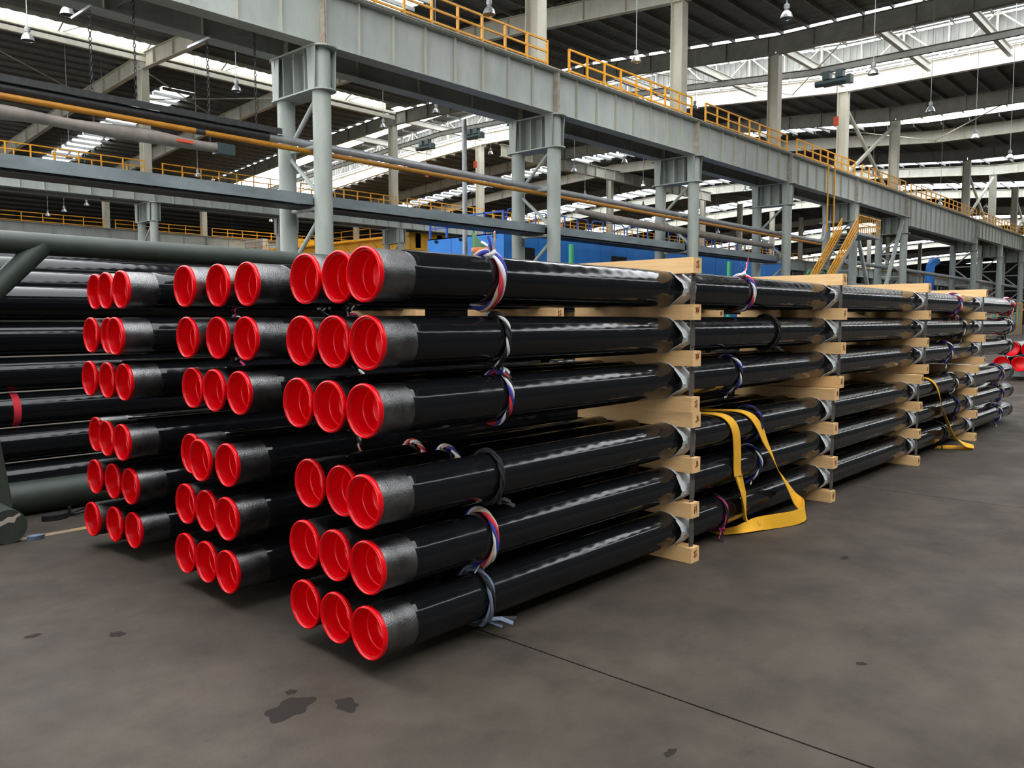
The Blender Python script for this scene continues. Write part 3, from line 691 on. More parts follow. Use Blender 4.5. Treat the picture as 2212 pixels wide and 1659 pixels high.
# ---------------- blue enclosure behind the first columns
t = thing('blue_enclosure', 'large blue machine enclosure behind the second column pair', 'machine', (32.5, 30, 0))
for i in range(3):
    part('end_panel', MB().box((32.5, 30+2.0*i, 0), (32.56, 31.97+2.0*i, 6.3)), 'blue_paint', t)
for i in range(12):
    part('side_panel', MB().box((32.5+2.9*i, 29.94, 0), (35.37+2.9*i, 30.0, 6.55)), 'blue_paint', t)
part('roof_plate', MB().box((32.5, 30, 6.24), (67.3, 36, 6.30)), 'machine_grey', t)
for i in range(2):
    part('door_opening', MB().box((33.4+9*i, 29.90, 1.0), (35.0+9*i, 29.94, 5.6)), 'dark_hole', t)
for k, y in enumerate((30.6, 33.2, 35.2)): part('lifting_lug', MB().cyl((32.40, y, 6.12), (32.52, y, 6.12), .09, 10), 'dark_hole', t)
for k in range(9):
    a = 32.9+3.8*k; tt = thing('blue_guardrail', 'blue tubular guardrail on the blue enclosure roof, '+ORD[k]+' frame from the second columns', 'railing', (a, 30.1, 6.55), 'blue guardrails')
    part('loop', MB().tube([(a, 30.1, 6.55), (a, 30.1, 7.35), (a+.12, 30.1, 7.55), (a+.3, 30.1, 7.62), (a+3.2, 30.1, 7.62), (a+3.4, 30.1, 7.55), (a+3.5, 30.1, 7.35), (a+3.5, 30.1, 6.55)], .04, 6), 'rail_blue', tt, SM)
    part('mid_rail', MB().bar((a, 30.1, 6.95), (a+3.5, 30.1, 6.95), .05, .05), 'rail_blue', tt)
    for q in (1.2, 2.4): part('post', MB().bar((a+q, 30.1, 6.55), (a+q, 30.1, 7.6), .06, .06), 'rail_blue', tt)
tt = thing('blue_guardrail', 'blue square guardrail on the short end of the blue enclosure', 'railing', (32.6, 33, 6.3), 'blue guardrails')
for y in (30.1, 31.5, 33.0, 34.5, 35.9): part('post', MB().box((32.6, y-.05, 6.3), (32.7, y+.05, 7.5)), 'rail_blue', tt)
for z in (6.85, 7.4): part('rail', MB().box((32.6, 30.1, z), (32.68, 35.9, z+.08)), 'rail_blue', tt)
o = part('ladder_rack', MB().box((29.4, 26.5, 0), (29.46, 26.56, 5.2)).box((30.1, 26.5, 0), (30.16, 26.56, 5.2)), 'machine_grey'); tag(o, 'dark steel ladder frame beside the second column pair', 'ladder')
for i in range(14): part('rung', MB().bar((29.4, 26.53, .3+.36*i), (30.16, 26.53, .3+.36*i), .05, .05), 'machine_grey', o)
o = part('standpipe', MB().cyl((25.6, 25.9, 0), (25.6, 25.9, 10.3), .11, 12), 'pipe_grey', None, SM); tag(o, 'tall thin grey standpipe beside the second column pair', 'pipe')

# ---------------- yellow stairs by the fifth column pair
t = thing('stair_flight', 'yellow railed steel stairs climbing to a landing at the fifth column pair', 'stairs', (52, 21.6, 0))
sx0, sz0, sx1, sz1 = 52.9, 2.6, 59.4, 7.7
for y in (21.0, 22.1): part('stringer', MB().bar((sx0, y, sz0), (sx1, y, sz1), .05, .3), 'machine_grey', t)
for i in range(20):
    f = (i+.5)/20; part('tread', MB().box((sx0+(sx1-sx0)*f-.14, 21.0, sz0+(sz1-sz0)*f), (sx0+(sx1-sx0)*f+.14, 22.1, sz0+(sz1-sz0)*f+.03)), 'machine_grey', t)
for y in (21.0, 22.1):
    for q in (1.1, .8, .5, .2): part('hand_rail', MB().bar((sx0, y, sz0+q), (sx1, y, sz1+q), .06, .06), 'rail_yellow', t)
    for i in range(27):
        f = i/26; part('baluster', MB().bar((sx0+(sx1-sx0)*f, y, sz0+(sz1-sz0)*f), (sx0+(sx1-sx0)*f, y, sz0+(sz1-sz0)*f+1.1), .035, .035), 'rail_yellow', t)
part('landing', MB().box((59.3, 20.9, 7.55), (63.8, 22.6, 7.72)), 'machine_grey', t)
for i in range(12): part('baluster', MB().box((59.4+.4*i-.02, 20.93, 7.7), (59.4+.4*i+.02, 20.97, 8.95)), 'rail_yellow', t)
for q in (8.9, 8.3): part('hand_rail', MB().box((59.3, 20.92, q), (63.9, 20.98, q+.06)), 'rail_yellow', t)
part('base_platform', MB().box((48.5, 20.9, 2.3), (53.0, 22.4, 2.6)), 'machine_grey', t)
for x in (57.2, 58.4): part('ladder_rail', MB().box((x, 22.3, 7.7), (x+.08, 22.38, 12.3)), 'rail_yellow', t)
o = part('hose_reel', MB().lathe([(.75, 0), (.8, .1), (.55, .15), (.55, .9), (.8, .95), (.75, 1.05)], 20, 'Y', (60.2, 23.6, 4.6)), 'green_paint', None, SM); tag(o, 'green hose reel drum behind the yellow stairs', 'reel'); BASE[o.name] = (0, 0, 0); part('stand', MB().box((59.9, 23.6, 0), (60.5, 24.6, 3.9)), 'machine_grey', o)

# low machinery and far clutter along the third hall and far aisles
for k, (x, y, sx, sy, h, mt, lab) in enumerate([
    (78, 30, 20, 3, 4.2, 'machine_grey', 'long grey roller conveyor frame beyond the stairs'),
    (70, 40, 16, 3, 5.2, 'machine_grey', 'grey conveyor frame behind the roller conveyor'),
    (104, 28, 10, 4, 3.6, 'crane_yellow', 'yellow machine far down the second hall'),
    (46, 70, 14, 4, 4.5, 'crane_yellow', 'yellow machine on the third hall floor'),
    (96, 46, 10, 3, 4.6, 'rail_blue', 'blue machine far beyond the stairs'),
    (128, 12, 5, 5, 3.0, 'crane_yellow', 'yellow loader at the far end of the near hall'),
    (90, 19, 14, 2.5, 2.4, 'teal_sheet', 'low teal covered pipe rack past the stairs')]):
    t = thing('machine', lab, 'machine', (x, y, 0))
    part('base_frame', MB().box((x, y, 0), (x+sx, y+sy, h*.45)), 'machine_grey', t)
    nseg = max(2, int(sx/2.2))
    for i in range(nseg):
        part('cover_panel', MB().box((x+sx*i/nseg+.05, y+.1, h*.45), (x+sx*(i+1)/nseg-.05, y+sy-.1, h*(.78+.22*((i*7) % 3)/2))), mt, t)
    for i in range(nseg+1): part('post', MB().box((x+sx*i/nseg-.05, y-.1, 0), (x+sx*i/nseg+.05, y, h+1.0)), 'rail_yellow' if mt != 'rail_blue' else 'rail_blue', t)
    part('hand_rail', MB().box((x, y-.1, h+.95), (x+sx, y-.04, h+1.02)), 'rail_yellow' if mt != 'rail_blue' else 'rail_blue', t)
o = part('blue_duct', MB().tube([(97, 26.5, 0), (97, 26.5, 6.6), (97.2, 26.5, 7.4), (98, 26.5, 7.9), (99.2, 26.5, 8)], .45, 12), 'blue_paint', None, SM); tag(o, 'bent blue air duct far behind the stairs', 'duct')
for k, (z, y) in enumerate([(6.2, 24.0), (4.4, 24.0), (3.2, 24.0)]):
    o = part('pipe_bundle', MB().cyl((64.5, y, z), (148, y, z-.3), .16, 10).cyl((64.5, y+.4, z), (148, y+.4, z-.3), .12, 10), 'machine_grey', None, SM); tag(o, ORD[k]+' dark service pipe run from the top beyond the stairs', 'pipe', 'far service pipes')

# ================================================================== PIPE STACKS
PITCH, TT, RP_, Z1, SP = 0.304, 0.1019, 0.1215, 0.2040, 0.2697
YC = {'F': (2.9212, 2.9404), 'M': (4.2455, 4.1997), 'L': (5.5768, 5.5215)}
X0 = {'F': [(2.277,2.269,2.249),(2.279,2.267,2.248),(2.317,2.315,2.234),(2.272,2.264,2.258),(2.298,2.296,2.281),(2.326,2.327,2.271)],
      'M': [(2.308,2.301,2.287),(2.320,2.312,2.291),(2.365,2.281,2.303),(2.363,2.357,2.363),(2.338,2.388,2.413),(2.331,2.398,2.428)],
      'L': [(2.271,2.316,2.332),(2.302,2.318,2.320),(2.323,2.286,2.277),(2.272,2.284,2.283),(2.293,2.306,2.237),(2.332,2.297,2.286)]}
BN = {'F': 'nearest bundle', 'M': 'middle bundle', 'L': 'farthest bundle'}
LN = ['bottom layer', 'second layer up', 'third layer up', 'fourth layer up', 'fifth layer up', 'top layer']
CN = ['rack side', 'centre', 'open-floor side']
def rowz(r): return Z1+r*PITCH+(TT if r > 2 else 0)
LEN = 12.75; BE = 0.205
pm_body = MB().lathe([(.1150, BE-.002), (.1185, BE+.006), (.1212, BE+.022), (RP_, BE+.05), (RP_, 1.0), (RP_, 3.0), (RP_, 6.0), (RP_, 9.0), (RP_, LEN-BE-.05), (.1185, LEN-BE-.006), (.115, LEN-BE)], 48).mesh('coated_body', 'black_coating', SM)
pm_bare = MB().lathe([(.108, .012), (.1165, .012), (.1178, .02), (.1178, .10), (.1183, .13), (.1175, .17), (.1168, BE+.004)], 48).mesh('bare_end', 'bare_steel', SM)
capprof = [(0, .128), (.082, .128), (.0865, .126), (.0895, .120), (.0915, .084), (.0925, .079), (.0950, .0755), (.0985, .0745), (.1015, .077), (.1030, .074), (.1100, .012), (.1122, .003), (.1165, -.003), (.1215, -.001), (.1242, .006), (.1243, .016), (.1225, .022), (.1185, .024)]
pm_cap = MB().lathe(capprof, 48).mesh('end_cap', 'red_plastic', 0.9)
pm_fcap = MB().lathe(capprof, 48).mesh('end_cap', 'black_wrap', 0.9)
pm_hole = MB().cyl((.1265, 0, 0), (.1285, 0, 0), .008, 12).mesh('vent_hole', 'dark_hole')
def strokes(lines, s=0.05, x=0.1265, oy=0.0, oz=0.0):
    m = MB()
    for ln in lines: m.tube([(x, oy-u*s, oz+v*s) for u, v in ln], .0011, 5)
    return m
G0 = [[(.5+.28*math.cos(a), .5+.45*math.sin(a)) for a in [math.pi*2*i/12 for i in range(13)]]]
G1 = [[(.2, .75), (.5, 1), (.5, 0)]]
G2 = [[(.15, .75), (.3, .98), (.6, .95), (.7, .7), (.15, .02), (.8, .05)]]
G4 = [[(.6, 0), (.6, 1), (.1, .35), (.85, .35)]]
G6 = [[(.7, .95), (.3, .7), (.15, .3), (.35, 0), (.7, .1), (.75, .4), (.4, .5), (.18, .35)]]
def word(*gs):
    out = []
    for k, g in enumerate(gs):
        out += [[(u+k*.95, v) for u, v in ln] for ln in g]
    return out
CHALK = {('F', 3, 0): (word(G4, G0), .030, -.005, .012), ('F', 3, 1): (word(G6), .040, -.015, -.052), ('F', 3, 2): (word(G6, G2), .032, .045, .020), ('F', 2, 2): (word(G1, G2), .040, .040, .022),
         ('F', 1, 2): (word(G2, G0), .024, .045, -.012), ('F', 0, 2): (word(G1), .045, .030, -.010), ('F', 1, 0): (word(G1), .03, -.01, -.03)}
HOLES = {('F', 5, 2), ('F', 4, 2), ('F', 3, 2), ('F', 2, 2), ('F', 3, 1), ('F', 4, 1), ('F', 0, 0)}
for b in 'FML':
    for r in range(6):
        for c in range(3):
            x = X0[b][r][c]; y = YC[b][1 if r > 2 else 0]+(2-c)*SP; z = rowz(r)
            t = thing('coated_pipe', 'red-capped black pipe, '+LN[r]+' of the '+BN[b]+', '+CN[c], 'pipe', (x, y, z), 'red-capped pipes of the '+BN[b])
            a = R.uniform(0, 6.28)
            inst('coated_body', pm_body, t, (x, y, z)).rotation_euler = (a, 0, 0)
            inst('bare_end', pm_bare, t, (x, y, z))
            cp = inst('end_cap', pm_cap, t, (x, y, z)); cp['label'] = 'glossy red recessed plastic end cap'; BASE[cp.name] = (x, y, z)
            if (b, r, c) in HOLES: inst('vent_hole', pm_hole, cp, (x, y-.030, z+.012))
            if (b, r, c) in CHALK:
                g, s, oy, oz = CHALK[(b, r, c)]
                o = part('chalk_mark', strokes(g, s, .1265, oy, oz), 'chalk', cp, None, False)
            e = inst('bare_end', pm_bare, t, (x+LEN, y, z)); e.rotation_euler = (0, 0, math.pi)
            e = inst('end_cap', pm_fcap, t, (x+LEN, y, z)); e.rotation_euler = (0, 0, math.pi)
            e['label'] = 'dark end cap at the far end'
            if b == 'L' or (b == 'M'): pass

# timbers with half-round seats
NT = 0.0205
def timber_mesh(yc0, yc1, ya, yb, h, top, bot, wx):
    # yc: first and spacing of pipe centres (local)
    hw = math.sqrt(2*RP_*NT-NT*NT); P = []
    cs = [yc0+i*yc1 for i in range(3)]
    P.append((ya, 0))
    if bot:
        for c in cs:
            for k in range(9):
                u = -hw+2*hw*k/8; P.append((c+u, NT-(RP_-math.sqrt(RP_*RP_-u*u))))
    P.append((yb, 0)); P.append((yb, h))
    if top:
        for c in reversed(cs):
            for k in range(9):
                u = hw-2*hw*k/8; P.append((c+u, h-NT+(RP_-math.sqrt(RP_*RP_-u*u))))
    P.append((ya, h))
    return MB().prism(P, 'X', 0, wx)
TMC = {}
STX_U = [4.7582, 7.3479, 9.9192, 12.506]; STX_L = [4.7731, 7.2292, 9.7089, 12.2137]
OFFS = {'F': 0.0, 'M': .15, 'L': -.1}
stampsets = []
for q in range(5):
    rr = random.Random(q); m = MB()
    for i in range(5):
        yy = rr.uniform(.03, .075); z0 = rr.uniform(.02, .05); z1 = z0+rr.uniform(.02, .045); yy2 = yy+rr.uniform(-.012, .012)
        m.bar((yy, -.0008, z0), (yy2, -.0008, z1), .005, .0016)
    for i in range(2):
        z = rr.uniform(.03, .08); m.bar((.035, -.0008, z), (.07, -.0008, z+.01), .0016, .006)
    stampsets.append(m.mesh('brand_stamp', 'stamp_brown'))
TL = ['floor-level', 'second', 'third', 'fourth', 'fifth', 'sixth', 'seventh', 'topmost']
SN = ['first support row from the caps', 'second support row', 'third support row', 'last support row']
for b in 'FML':
    for s in range(4):
        for lv in range(8):
            upr = lv >= 4
            xst = (STX_U if upr else STX_L)[s]+OFFS[b]
            z = [0, PITCH, 2*PITCH, 3*PITCH, 3*PITCH+TT, 4*PITCH+TT, 5*PITCH+TT, 6*PITCH+TT][lv]
            yc = YC[b][1 if upr else 0]
            ya = (2.711 if b == 'F' else yc-.215)+(R.uniform(-.008, .008) if b == 'F' and s else 0)
            jx = R.uniform(-.012, .012) if b == 'F' and s == 0 and lv == 2 else R.uniform(-.006, .006)
            top = lv not in (3, 7); bot = lv not in (0, 4)
            key = (b, upr, top, bot)
            wx = 0.104
            ye = YC[b][1 if upr else 0]+2*SP+.20
            t = thing('timber', 'pine timber, '+TL[lv]+' up, '+SN[s]+', '+BN[b], 'timber', (xst, ya, z), 'timbers of the '+BN[b])
            mk = (b, upr, top, bot, round(ya, 3))
            if mk not in TMC: TMC[mk] = timber_mesh(yc-ya, SP, 0, ye-ya, TT-.0006, top, bot, wx).mesh('beam', 'pine')
            inst('beam', TMC[mk], t, (xst+jx, ya, z))
            if b != 'L': inst('brand_stamp', stampsets[R.randrange(5)], t, (xst+jx, ya, z+.005))
# tie rods and pale protective sheets on the open-floor side of the nearest bundle
def rod_mesh(z0, z1):
    return MB().box((-.020, -.006, z0), (-.004, .006, z1)).box((.004, -.006, z0), (.020, .006, z1))
for s in range(4):
    for half, xs_ in ((0, STX_L), (1, STX_U)):
        y = 2.742 if half == 0 else 2.748; x = xs_[s]+.052; z0 = 0.10 if half == 0 else 3*PITCH+TT+.10; z1 = (3*PITCH if half == 0 else 6*PITCH+TT)
        t = thing('tie_rod', ('lower' if half == 0 else 'upper')+' rusty steel tie strap through the timbers, '+SN[s], 'tie rod', (x, y, z0), 'tie straps of the nearest bundle')
        for k in range(3):
            za = (k*PITCH if half == 0 else (3+k)*PITCH+TT)+TT; zc = za+PITCH-TT
            part('strap', MB().box((x-.021, y-.004, za), (x-.003, y+.004, zc)), 'tie_steel', t)
            part('strap', MB().box((x+.003, y-.006, za), (x+.021, y+.002, zc)), 'tie_steel', t)
            part('sleeve', MB().box((x-.024, y-.009, za+.03), (x+.024, y-.0065, zc-.05)), 'tie_steel', t)
    for r in range(6):
        yc = YC['F'][1 if r > 2 else 0]; z = rowz(r); x = (STX_U if r > 2 else STX_L)[s]; q = random.Random(s*10+r)
        k1 = q.uniform(-.02, .02); wdx = q.uniform(.115, .15); yo = 2.765
        path = [(yc+.02, .1245), (yc-.06, .1115), (yc-.10, .085), (yo+.008, .035+k1), (yo, .01+k1), (yo+.002, -.03+k1), (yc-.095, -.085), (yc-.055, -.1145), (yc+.0, -.1255)]
        m = MB(); m.ribbon([(x-.005, u, z+v) for u, v in path], (wdx/2, 0, 0), .004)
        t = thing('sheet_guard', 'folded pale sheet guard on the '+LN[r]+' pipe, '+SN[s], 'guard', (x, yc, z-.12), 'pale sheet guards of the nearest bundle')
        part('folded_sheet', MB().add([(a+wdx/2-.01, b_, c_) for a, b_, c_ in m.v], m.f), 'pale_sheet', t)
        fl_ = q.uniform(.03, .06)
        part('loose_flap', MB().ribbon([(x-.012, yc-.11, z+.08), (x-.016, yo+.01, z+.03+k1), (x-.018, yo-.006, z+k1-.005), (x-.014, yo+.01, z-.05+k1*.5)], (.006+fl_*.3, 0, 0), .003), 'pale_sheet', t)

# twisted rag ropes
def rag_rope(x, y, z, cols, label, tilt=.0, knot=None, tail=None, rr=RP_, lean=.0, thick=.0085, turns=9, group='rag ropes on the nearest bundle'):
    t = thing('rag_rope', label, 'rope', (x, y, z), group); n = 72; k = len(cols)
    for i, c in enumerate(cols):
        P = []; rad = []
        for j in range(n):
            a = 2*math.pi*j/n; ph = turns*a+2*math.pi*i/k
            rho = rr+thick*1.75+thick*.75*math.cos(ph)
            P.append((x+thick*1.15*math.sin(ph)+tilt*math.sin(a)+lean*math.cos(a), y+rho*math.cos(a), z+rho*math.sin(a)))
            rad.append(thick*(.9+.22*math.sin(a*5+i)))
        part('strand', MB().tube(P, rad, 6, True), c, t, 3.2)
    if knot is not None:
        ky, kz = y+(rr+.016)*math.cos(knot), z+(rr+.016)*math.sin(knot)
        m = MB().tube([(x-.03, ky, kz-.004), (x-.01, ky-.014, kz+.012), (x+.015, ky-.004, kz-.01), (x+.03, ky+.012, kz+.004)], [.008, .019, .02, .008], 8)
        part('knot', m, cols[0], t, 3.2)
        for q, c in enumerate(cols[:3]):
            rd = random.Random(sum(map(ord, label)) % 1000+q); dv = Vector(tail or (.04, -.03, -.05))
            e = Vector((x, ky, kz)); f = e+dv*(.9+.5*q*.4)+Vector((rd.uniform(-.05, .05), rd.uniform(-.02, .02), rd.uniform(-.02, .02)))
            mid = (e+f)/2+Vector((rd.uniform(-.02, .02), -.012, rd.uniform(-.01, .02)))
            part('tail', MB().ribbon([e, mid, f], (.011, .006, .005), .005), c, t)
    return t
W_, K_, B_, G_, RD_, PK_, SL_ = 'rag_white', 'rag_black', 'rag_blue', 'rag_beige', 'rag_red', 'rag_pink', 'rag_slate'
yu, yl = YC['F'][1], YC['F'][0]
rag_rope(3.045, yu, rowz(5), [W_, B_, G_, RD_], 'thick white, blue and beige rag tied around the top pipe near its cap', .012, 2.0, (-.03, -.01, .09), lean=.015, thick=.012, turns=2)
rag_rope(3.105, yu, rowz(4), [K_, K_, W_], 'black and white twisted rag around the fifth layer pipe near its cap', .01, -1.75, (.03, -.04, -.045), lean=.025, turns=6)
rag_rope(3.12, yu, rowz(3), [B_, W_, K_, RD_], 'dark blue and white rag around the fourth layer pipe near its cap', .012, 1.85, (-.02, -.03, .03), lean=.02, turns=4)
rag_rope(3.03, yl, rowz(2), [K_, K_, K_], 'black rag with frayed tails around the third layer pipe near its cap', .01, -2.2, (.06, -.05, -.02), lean=.02, turns=4)
rag_rope(2.98, yl, rowz(1), [G_, W_, B_, RD_], 'beige, blue and red rag around the second layer pipe near its cap', .01, -1.7, (-.05, -.01, -.01), lean=.02, turns=3, thick=.010)
rag_rope(2.94, yl, rowz(0), [SL_, SL_, K_], 'slate blue rag around the bottom pipe near its cap', .01, -2.3, (.07, -.07, -.02), lean=.012, turns=3, thick=.011)
rag_rope(5.85, yu, rowz(5), [W_, B_, RD_, W_], 'white, blue and red rag on the top pipe between the first supports', .01, 1.75, (.03, .0, .10), lean=.02, turns=4)
rag_rope(6.30, yu, rowz(4), [K_, K_, K_], 'black rag with long tails on the fifth layer pipe between the supports', .01, -2.1, (.10, -.03, -.02), lean=.015, turns=5)
rag_rope(5.66, yu, rowz(3), [K_, B_, W_], 'black, blue and white rag on the fourth layer pipe between the supports', .01, -1.7, (-.04, -.02, -.02), lean=.02, turns=6)
rag_rope(5.98, yl, rowz(2), [K_, B_, K_], 'black and blue rag on the third layer pipe behind the yellow sling', .01, None, lean=.015)
rag_rope(5.98, yl, rowz(1), [K_, B_, W_], 'black rag with a pale strand on the second layer pipe behind the yellow sling', .01, -1.9, (-.04, 0, -.02), lean=.015, turns=5)
rag_rope(5.44, yl, rowz(0), [PK_, K_, K_], 'pink and black rag on the bottom pipe by the yellow sling', .01, -2.2, (-.03, -.02, -.05), lean=.015, turns=5, thick=.0075)
far = [(11.75, 5, [B_, RD_, W_], 'blue, red and white'), (12.0, 4, [K_, W_, K_], 'black and white'), (11.4, 3, [B_, K_, W_], 'blue, black and white'), (11.6, 2, [W_, K_, K_], 'white and black'), (11.72, 1, [K_, B_, K_], 'black and blue'), (11.2, 0, [K_, K_], 'plain black'),
       (14.85, 5, [RD_, W_, K_], 'red, white and black'), (14.7, 4, [K_, W_], 'black and white'), (14.75, 3, [K_, W_], 'white-flecked black'), (14.2, 2, [G_, B_, K_], 'beige and blue'), (14.25, 1, [B_, G_, K_], 'blue and beige'), (14.2, 0, [B_, W_, K_], 'blue and white')]
for x, r, cs, d in far:
    rag_rope(x, yu if r > 2 else yl, rowz(r), cs, d+' rag on the '+LN[r]+' pipe '+('at the far pipe end' if x > 13 else 'by the last support'), .01, -1.9, (-.02, -.03, -.06), lean=.015, turns=6)
rag_rope(3.0, yl+2*SP, rowz(2), [W_, RD_, G_], 'white and red rag on the rack side third layer pipe of the nearest bundle', .01, None, lean=.02, turns=7)
rag_rope(3.0, yl+SP, rowz(2), [B_, G_, W_], 'blue and beige rag on the centre third layer pipe of the nearest bundle', .01, None, lean=.02, turns=6)
for r, c, cs, d in [(5, 2, [K_, W_], 'black and white'), (4, 2, [K_, PK_], 'black and pink'), (3, 2, [K_, W_, K_], 'white-flecked black'), (5, 1, [W_, K_], 'pale'), (2, 2, [K_, G_], 'black and beige')]:
    rag_rope(3.15, YC['M'][1 if r > 2 else 0]+(2-c)*SP, rowz(r), cs, d+' rag on the '+LN[r]+' '+CN[c]+' pipe of the middle bundle', .01, -1.2, (.02, -.03, -.05), lean=.02, group='rag ropes on the middle bundle')
for r, cs, d in [(5, [K_, PK_], 'black and pink'), (4, [W_, K_], 'white and black'), (3, [K_, PK_], 'dark pink-tailed'), ]:
    rag_rope(3.1, YC['L'][1], rowz(r), cs, d+' rag on the '+LN[r]+' pipe of the farthest bundle', .01, -1.2, (.0, -.06, -.05), lean=.02, group='rag ropes on the farthest bundle')

# yellow lifting slings
t = thing('lifting_sling', 'yellow webbing sling draped over the pipes between the first two supports', 'sling', (5.7, 2.8, 0))
hx = .062
Yp = yl-RP_
part('webbing', MB().ribbon([(5.32, yl+.30, rowz(2)+.128), (5.36, yl+.12, rowz(2)+.127), (5.42, yl-.03, rowz(2)+.125), (5.49, yl-.095, rowz(2)+.088), (5.54, Yp-.006, rowz(2)+.0), (5.57, Yp-.008, rowz(2)-.15), (5.58, Yp-.006, rowz(1)+.02), (5.59, Yp-.008, rowz(1)-.04)], (hx, .004, 0), .006, 6), 'sling_yellow', t)
part('eye_loop', MB().ribbon([(5.59, Yp-.010, rowz(1)-.04), (5.585, Yp-.03, rowz(1)-.12), (5.58, Yp-.055, rowz(0)+.08), (5.60, Yp-.06, rowz(0)-.02), (5.635, Yp-.05, rowz(0)-.075), (5.68, Yp-.035, rowz(0)-.07), (5.70, Yp-.02, rowz(0)-.02), (5.69, Yp-.012, rowz(0)+.10), (5.65, Yp-.008, rowz(1)-.13), (5.60, Yp-.008, rowz(1)-.04)], [(.058, .016, 0), (.05, .022, 0), (.040, .028, 0), (.036, .028, 0), (.034, .03, 0), (.038, .028, 0), (.046, .02, 0), (.052, .014, 0), (.058, .008, 0), (.060, .004, 0)], .006, 6), 'sling_yellow', t)
part('webbing', MB().ribbon([(5.50, yl+.30, rowz(2)+.132), (5.62, yl+.10, rowz(2)+.129), (5.74, yl-.04, rowz(2)+.123), (5.84, yl-.10, rowz(2)+.08), (5.92, Yp-.012, rowz(2)-.01), (5.99, Yp-.03, rowz(2)-.13), (6.08, Yp-.045, rowz(1)+.06), (6.18, Yp-.06, rowz(1)-.08), (6.30, Yp-.075, rowz(0)+.10), (6.42, Yp-.095, rowz(0)-.03), (6.46, Yp-.15, rowz(0)-.09), (6.38, Yp-.19, .075), (6.22, Yp-.17, .060), (6.02, Yp-.10, .060), (5.86, Yp-.03, .055), (5.72, yl-.08, .026), (5.56, yl+.04, .012)],
    [(.060, .004, 0)]*5+[(.054, .010, .004), (.040, .016, .006), (.028, .024, .014), (.030, .024, .032), (.026, .010, .046), (.010, .004, .054), (-.006, .012, .054), (-.003, .008, .055), (0, .006, .055), (.01, .020, .045), (.01, .045, .014), (.01, .05, .003)], .006, 6), 'sling_yellow', t)
part('stitch_tie', MB().cyl((5.54, Yp-.016, rowz(1)-.04), (5.66, Yp-.018, rowz(1)-.046), .003, 6), 'rag_black', t)
t = thing('lifting_sling', 'yellow webbing sling hanging to the floor beside the last support', 'sling', (11.2, 2.8, 0))
part('webbing', MB().ribbon([(10.45, yl+.1, rowz(2)+.126), (10.55, yl-.06, rowz(2)+.11), (10.68, Yp-.01, rowz(2)), (10.86, Yp-.03, rowz(1)+.05), (11.02, Yp-.05, rowz(1)-.13), (11.16, Yp-.08, rowz(0)), (11.32, Yp-.17, rowz(0)-.13), (11.44, Yp-.26, .03), (11.36, Yp-.14, .012), (11.30, Yp+.02, .010), (11.25, yl, .010)],
    [(.06, .004, 0), (.06, .004, 0), (.06, .01, 0), (.055, .02, 0), (.05, .03, 0), (.055, .035, .0), (.07, .035, .02), (.08, .02, .01), (.06, 0, .02), (.05, 0, .02), (.05, 0, .01)], .006, 6), 'sling_yellow', t)
# green curved chafe plate standing on the middle bundle
t = thing('curved_guard', 'green curved rubber guard with orange strap on top of the middle bundle', 'guard', (4.4, 4.3, 2.06))
m = MB(); vs = []
for i in range(9):
    a = math.pi*(.55+.95*i/8)
    for rr_ in (.085, .078):
        for zz in (0, 1): vs.append((4.42+rr_*math.cos(a), 4.28+rr_*math.sin(a), 2.02+(0 if zz == 0 else .27-.018*i*i*.18)))
fs = []
for i in range(8):
    a = i*4; b = (i+1)*4
    fs += [(a, b, b+1, a+1), (a+2, a+3, b+3, b+2), (a+1, b+1, b+3, a+3), (a, a+2, b+2, b)]
m.add(vs, fs); part('curved_sheet', m, 'green_rubber', t, SM)
part('strap', MB().lathe([(.087, 0), (.089, .003), (.089, .032), (.087, .035)], 24, 'Z', (4.42, 4.28, 2.12)), 'strap_orange', t, SM)

# ---------------- stack of far pipes with red caps beyond the bundles
k = 0
for r in range(2):
    for c in range(4 - r):
        x, y, z = 25.0, 3.72+c*.42+r*.2, .45+r*.40
        t = thing('capped_pipe', 'distant red-capped pipe beyond the bundles, '+('lower' if r == 0 else 'upper')+' row, '+ORD[c]+' from the open floor', 'pipe', (x, y, z), 'distant red-capped pipes')
        inst('end_cap', pm_cap, t, (x, y, z), None, (1.6, 1.6, 1.6)); inst('coated_body', pm_body, t, (x, y, z), None, (1.0, 1.6, 1.6)); k += 1
for k, x in enumerate((27.0, 32.0)):
    o = part('skid_beam', MB().box((x, 3.2, 0), (x+.25, 5.6, .25)), 'machine_grey'); tag(o, ORD[k]+' low skid beam under the distant red-capped pipes', 'beam', 'skid beams')

# ================================================================== GREEN RACK AND BIG PIPES BEHIND
t = thing('pipe_rack', 'dark green tubular steel rack holding large black pipes', 'rack', (2.4, 7.5, 0))
part('top_tube', MB().cyl((-3.5, 7.45, 2.28), (9.0, 7.45, 2.22), .092, 24), 'rack_green', t, SM)
part('base_tube', MB().cyl((1.95, 7.60, .14), (9.0, 7.60, .14), .14, 24), 'rack_green', t, SM)
part('strut', MB().cyl((2.47, 7.44, 2.24), (1.30, 7.40, 1.05), .085, 20), 'rack_green', t, SM)
part('leg', MB().cyl((1.86, 7.38, 1.6), (2.02, 7.30, .14), .10, 20), 'rack_green', t, SM)
part('foot_tube', MB().cyl((1.90, 6.66, .126), (1.90, 7.76, .126), .126, 28), 'rack_green', t, SM)
part('paint_smear', MB().add([(1.79, 6.6585, .15), (1.84, 6.6585, .135), (1.90, 6.6585, .16), (1.94, 6.6585, .15), (1.955, 6.6585, .185), (1.985, 6.6585, .20), (1.975, 6.6585, .218), (1.93, 6.6585, .195), (1.90, 6.6585, .20), (1.86, 6.6585, .175), (1.80, 6.6585, .178)], [tuple(range(11))]), 'paint_smear', t)
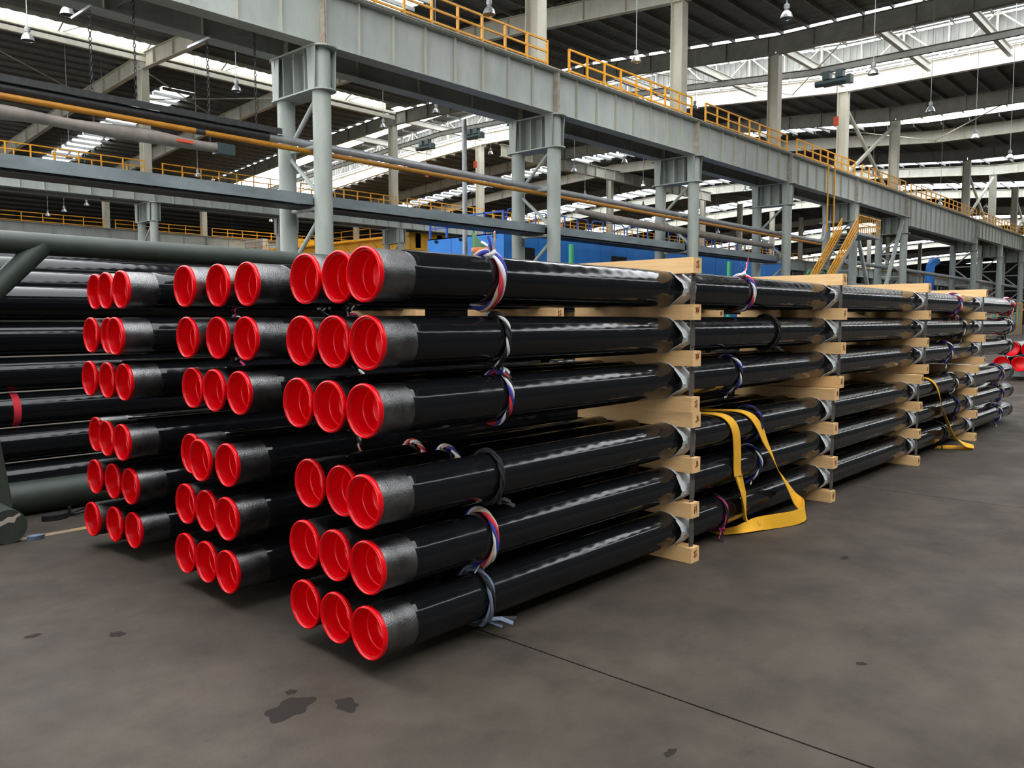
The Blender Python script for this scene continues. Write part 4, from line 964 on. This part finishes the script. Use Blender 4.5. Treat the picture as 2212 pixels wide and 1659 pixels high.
part('weld_ring', MB().lathe([(.142, 0), (.15, .01), (.15, .03), (.142, .04)], 24, 'X', (2.10, 7.60, .14)), 'rack_green', t, SM)
part('leg', MB().cyl((8.0, 7.4, .1), (8.0, 7.45, 2.2), .1, 16), 'rack_green', t, SM)
bigs = [(8.05, 1.775, .150), (8.05, 1.465, .150), (8.05, 1.155, .150), (8.05, .845, .150), (8.05, .535, .150), (8.40, 1.93, .15), (8.75, 2.08, .15), (9.1, 2.2, .15), (8.05, .225, .15)]
names = ['fifth from the bottom in the front column', 'fourth from the bottom in the front column', 'third from the bottom in the front column', 'second from the bottom with a red band', 'second lowest in the front column', 'top one just behind the front column', 'second one behind the front column', 'rearmost and highest', 'half hidden behind the base tube']
for (y, z, r), nm in zip(bigs, names):
    t = thing('large_pipe', 'glossy black pipe lying in the green rack, '+nm, 'pipe', (-6, y, z), 'large pipes in the green rack')
    part('coated_body', MB().lathe([(.02, -6), (r, -6), (r, -2), (r, 1), (r, 3), (r, 6), (r, 9), (.02, 9)], 40, 'X', (0, y, z)), 'black_coating', t, SM)
    if 'red band' in nm: part('red_band', MB().lathe([(r+.0006, 2.34), (r+.0012, 2.345), (r+.0012, 2.395), (r+.0006, 2.40)], 40, 'X', (0, y, z)), 'rag_red', t, SM)
for k, x in enumerate((-2.0, 1.93, 5.0)):
    o = part('support_block', MB().box((x-.06, 7.80, 0), (x+.06, 8.9, .074)), 'rack_green'); tag(o, ORD[k]+' green support block under the large rack pipes', 'block', 'rack support blocks')

# small things on the floor at the rack foot
t = thing('load_hook', 'black iron shackle plate with ring lying on the floor by the rack', 'shackle', (2.5, 7.2, 0))
part('plate', MB().prism([(2.40+.10*math.cos(a), 7.22+.06*math.sin(a)) for a in [math.pi*2*i/16 for i in range(16)]], 'Z', 0, .045), 'dark_iron', t)
part('ring', MB().tube([(2.60+.055*math.cos(a), 7.24+.05*math.sin(a), .03+.012*math.cos(a)) for a in [2*math.pi*i/16 for i in range(16)]], .012, 8, True), 'dark_iron', t, SM)
part('bolt', MB().cyl((2.52, 7.24, .0), (2.52, 7.24, .08), .014, 8), 'dark_iron', t)
part('wire', MB().tube([(2.65, 7.25, .03), (2.8, 7.27, .035), (3.0, 7.3, .02), (3.3, 7.32, .01)], .008, 6), 'dark_iron', t)
t = thing('folded_cloth', 'small folded blue cloth on the floor by the rack foot', 'cloth', (2.06, 6.64, 0))
for k in range(3):
    part('layer', MB().prism([(2.075+(.055+.004*k)*math.cos(a)*(1+.1*math.sin(3*a+k)), 6.66+.035*math.sin(a)*(1+.15*math.cos(2*a+k))) for a in [2*math.pi*i/14 for i in range(14)]], 'Z', .001+.011*k, .009+.011*k), 'cloth_blue' if k < 2 else 'rag_slate', t)

for k, (x, y) in enumerate([(12.8, 10.0), (19.3, 10.0)]):
    o = part('rack_post', MB().cyl((x, y, 0), (x, y, 3.1), .05, 12).box((x-.15, y-.15, 0), (x+.15, y+.15, .02)), 'green_paint', None, SM); tag(o, ('thin' if k == 0 else 'farther')+' green post standing behind the bundles before the blue enclosure', 'post')
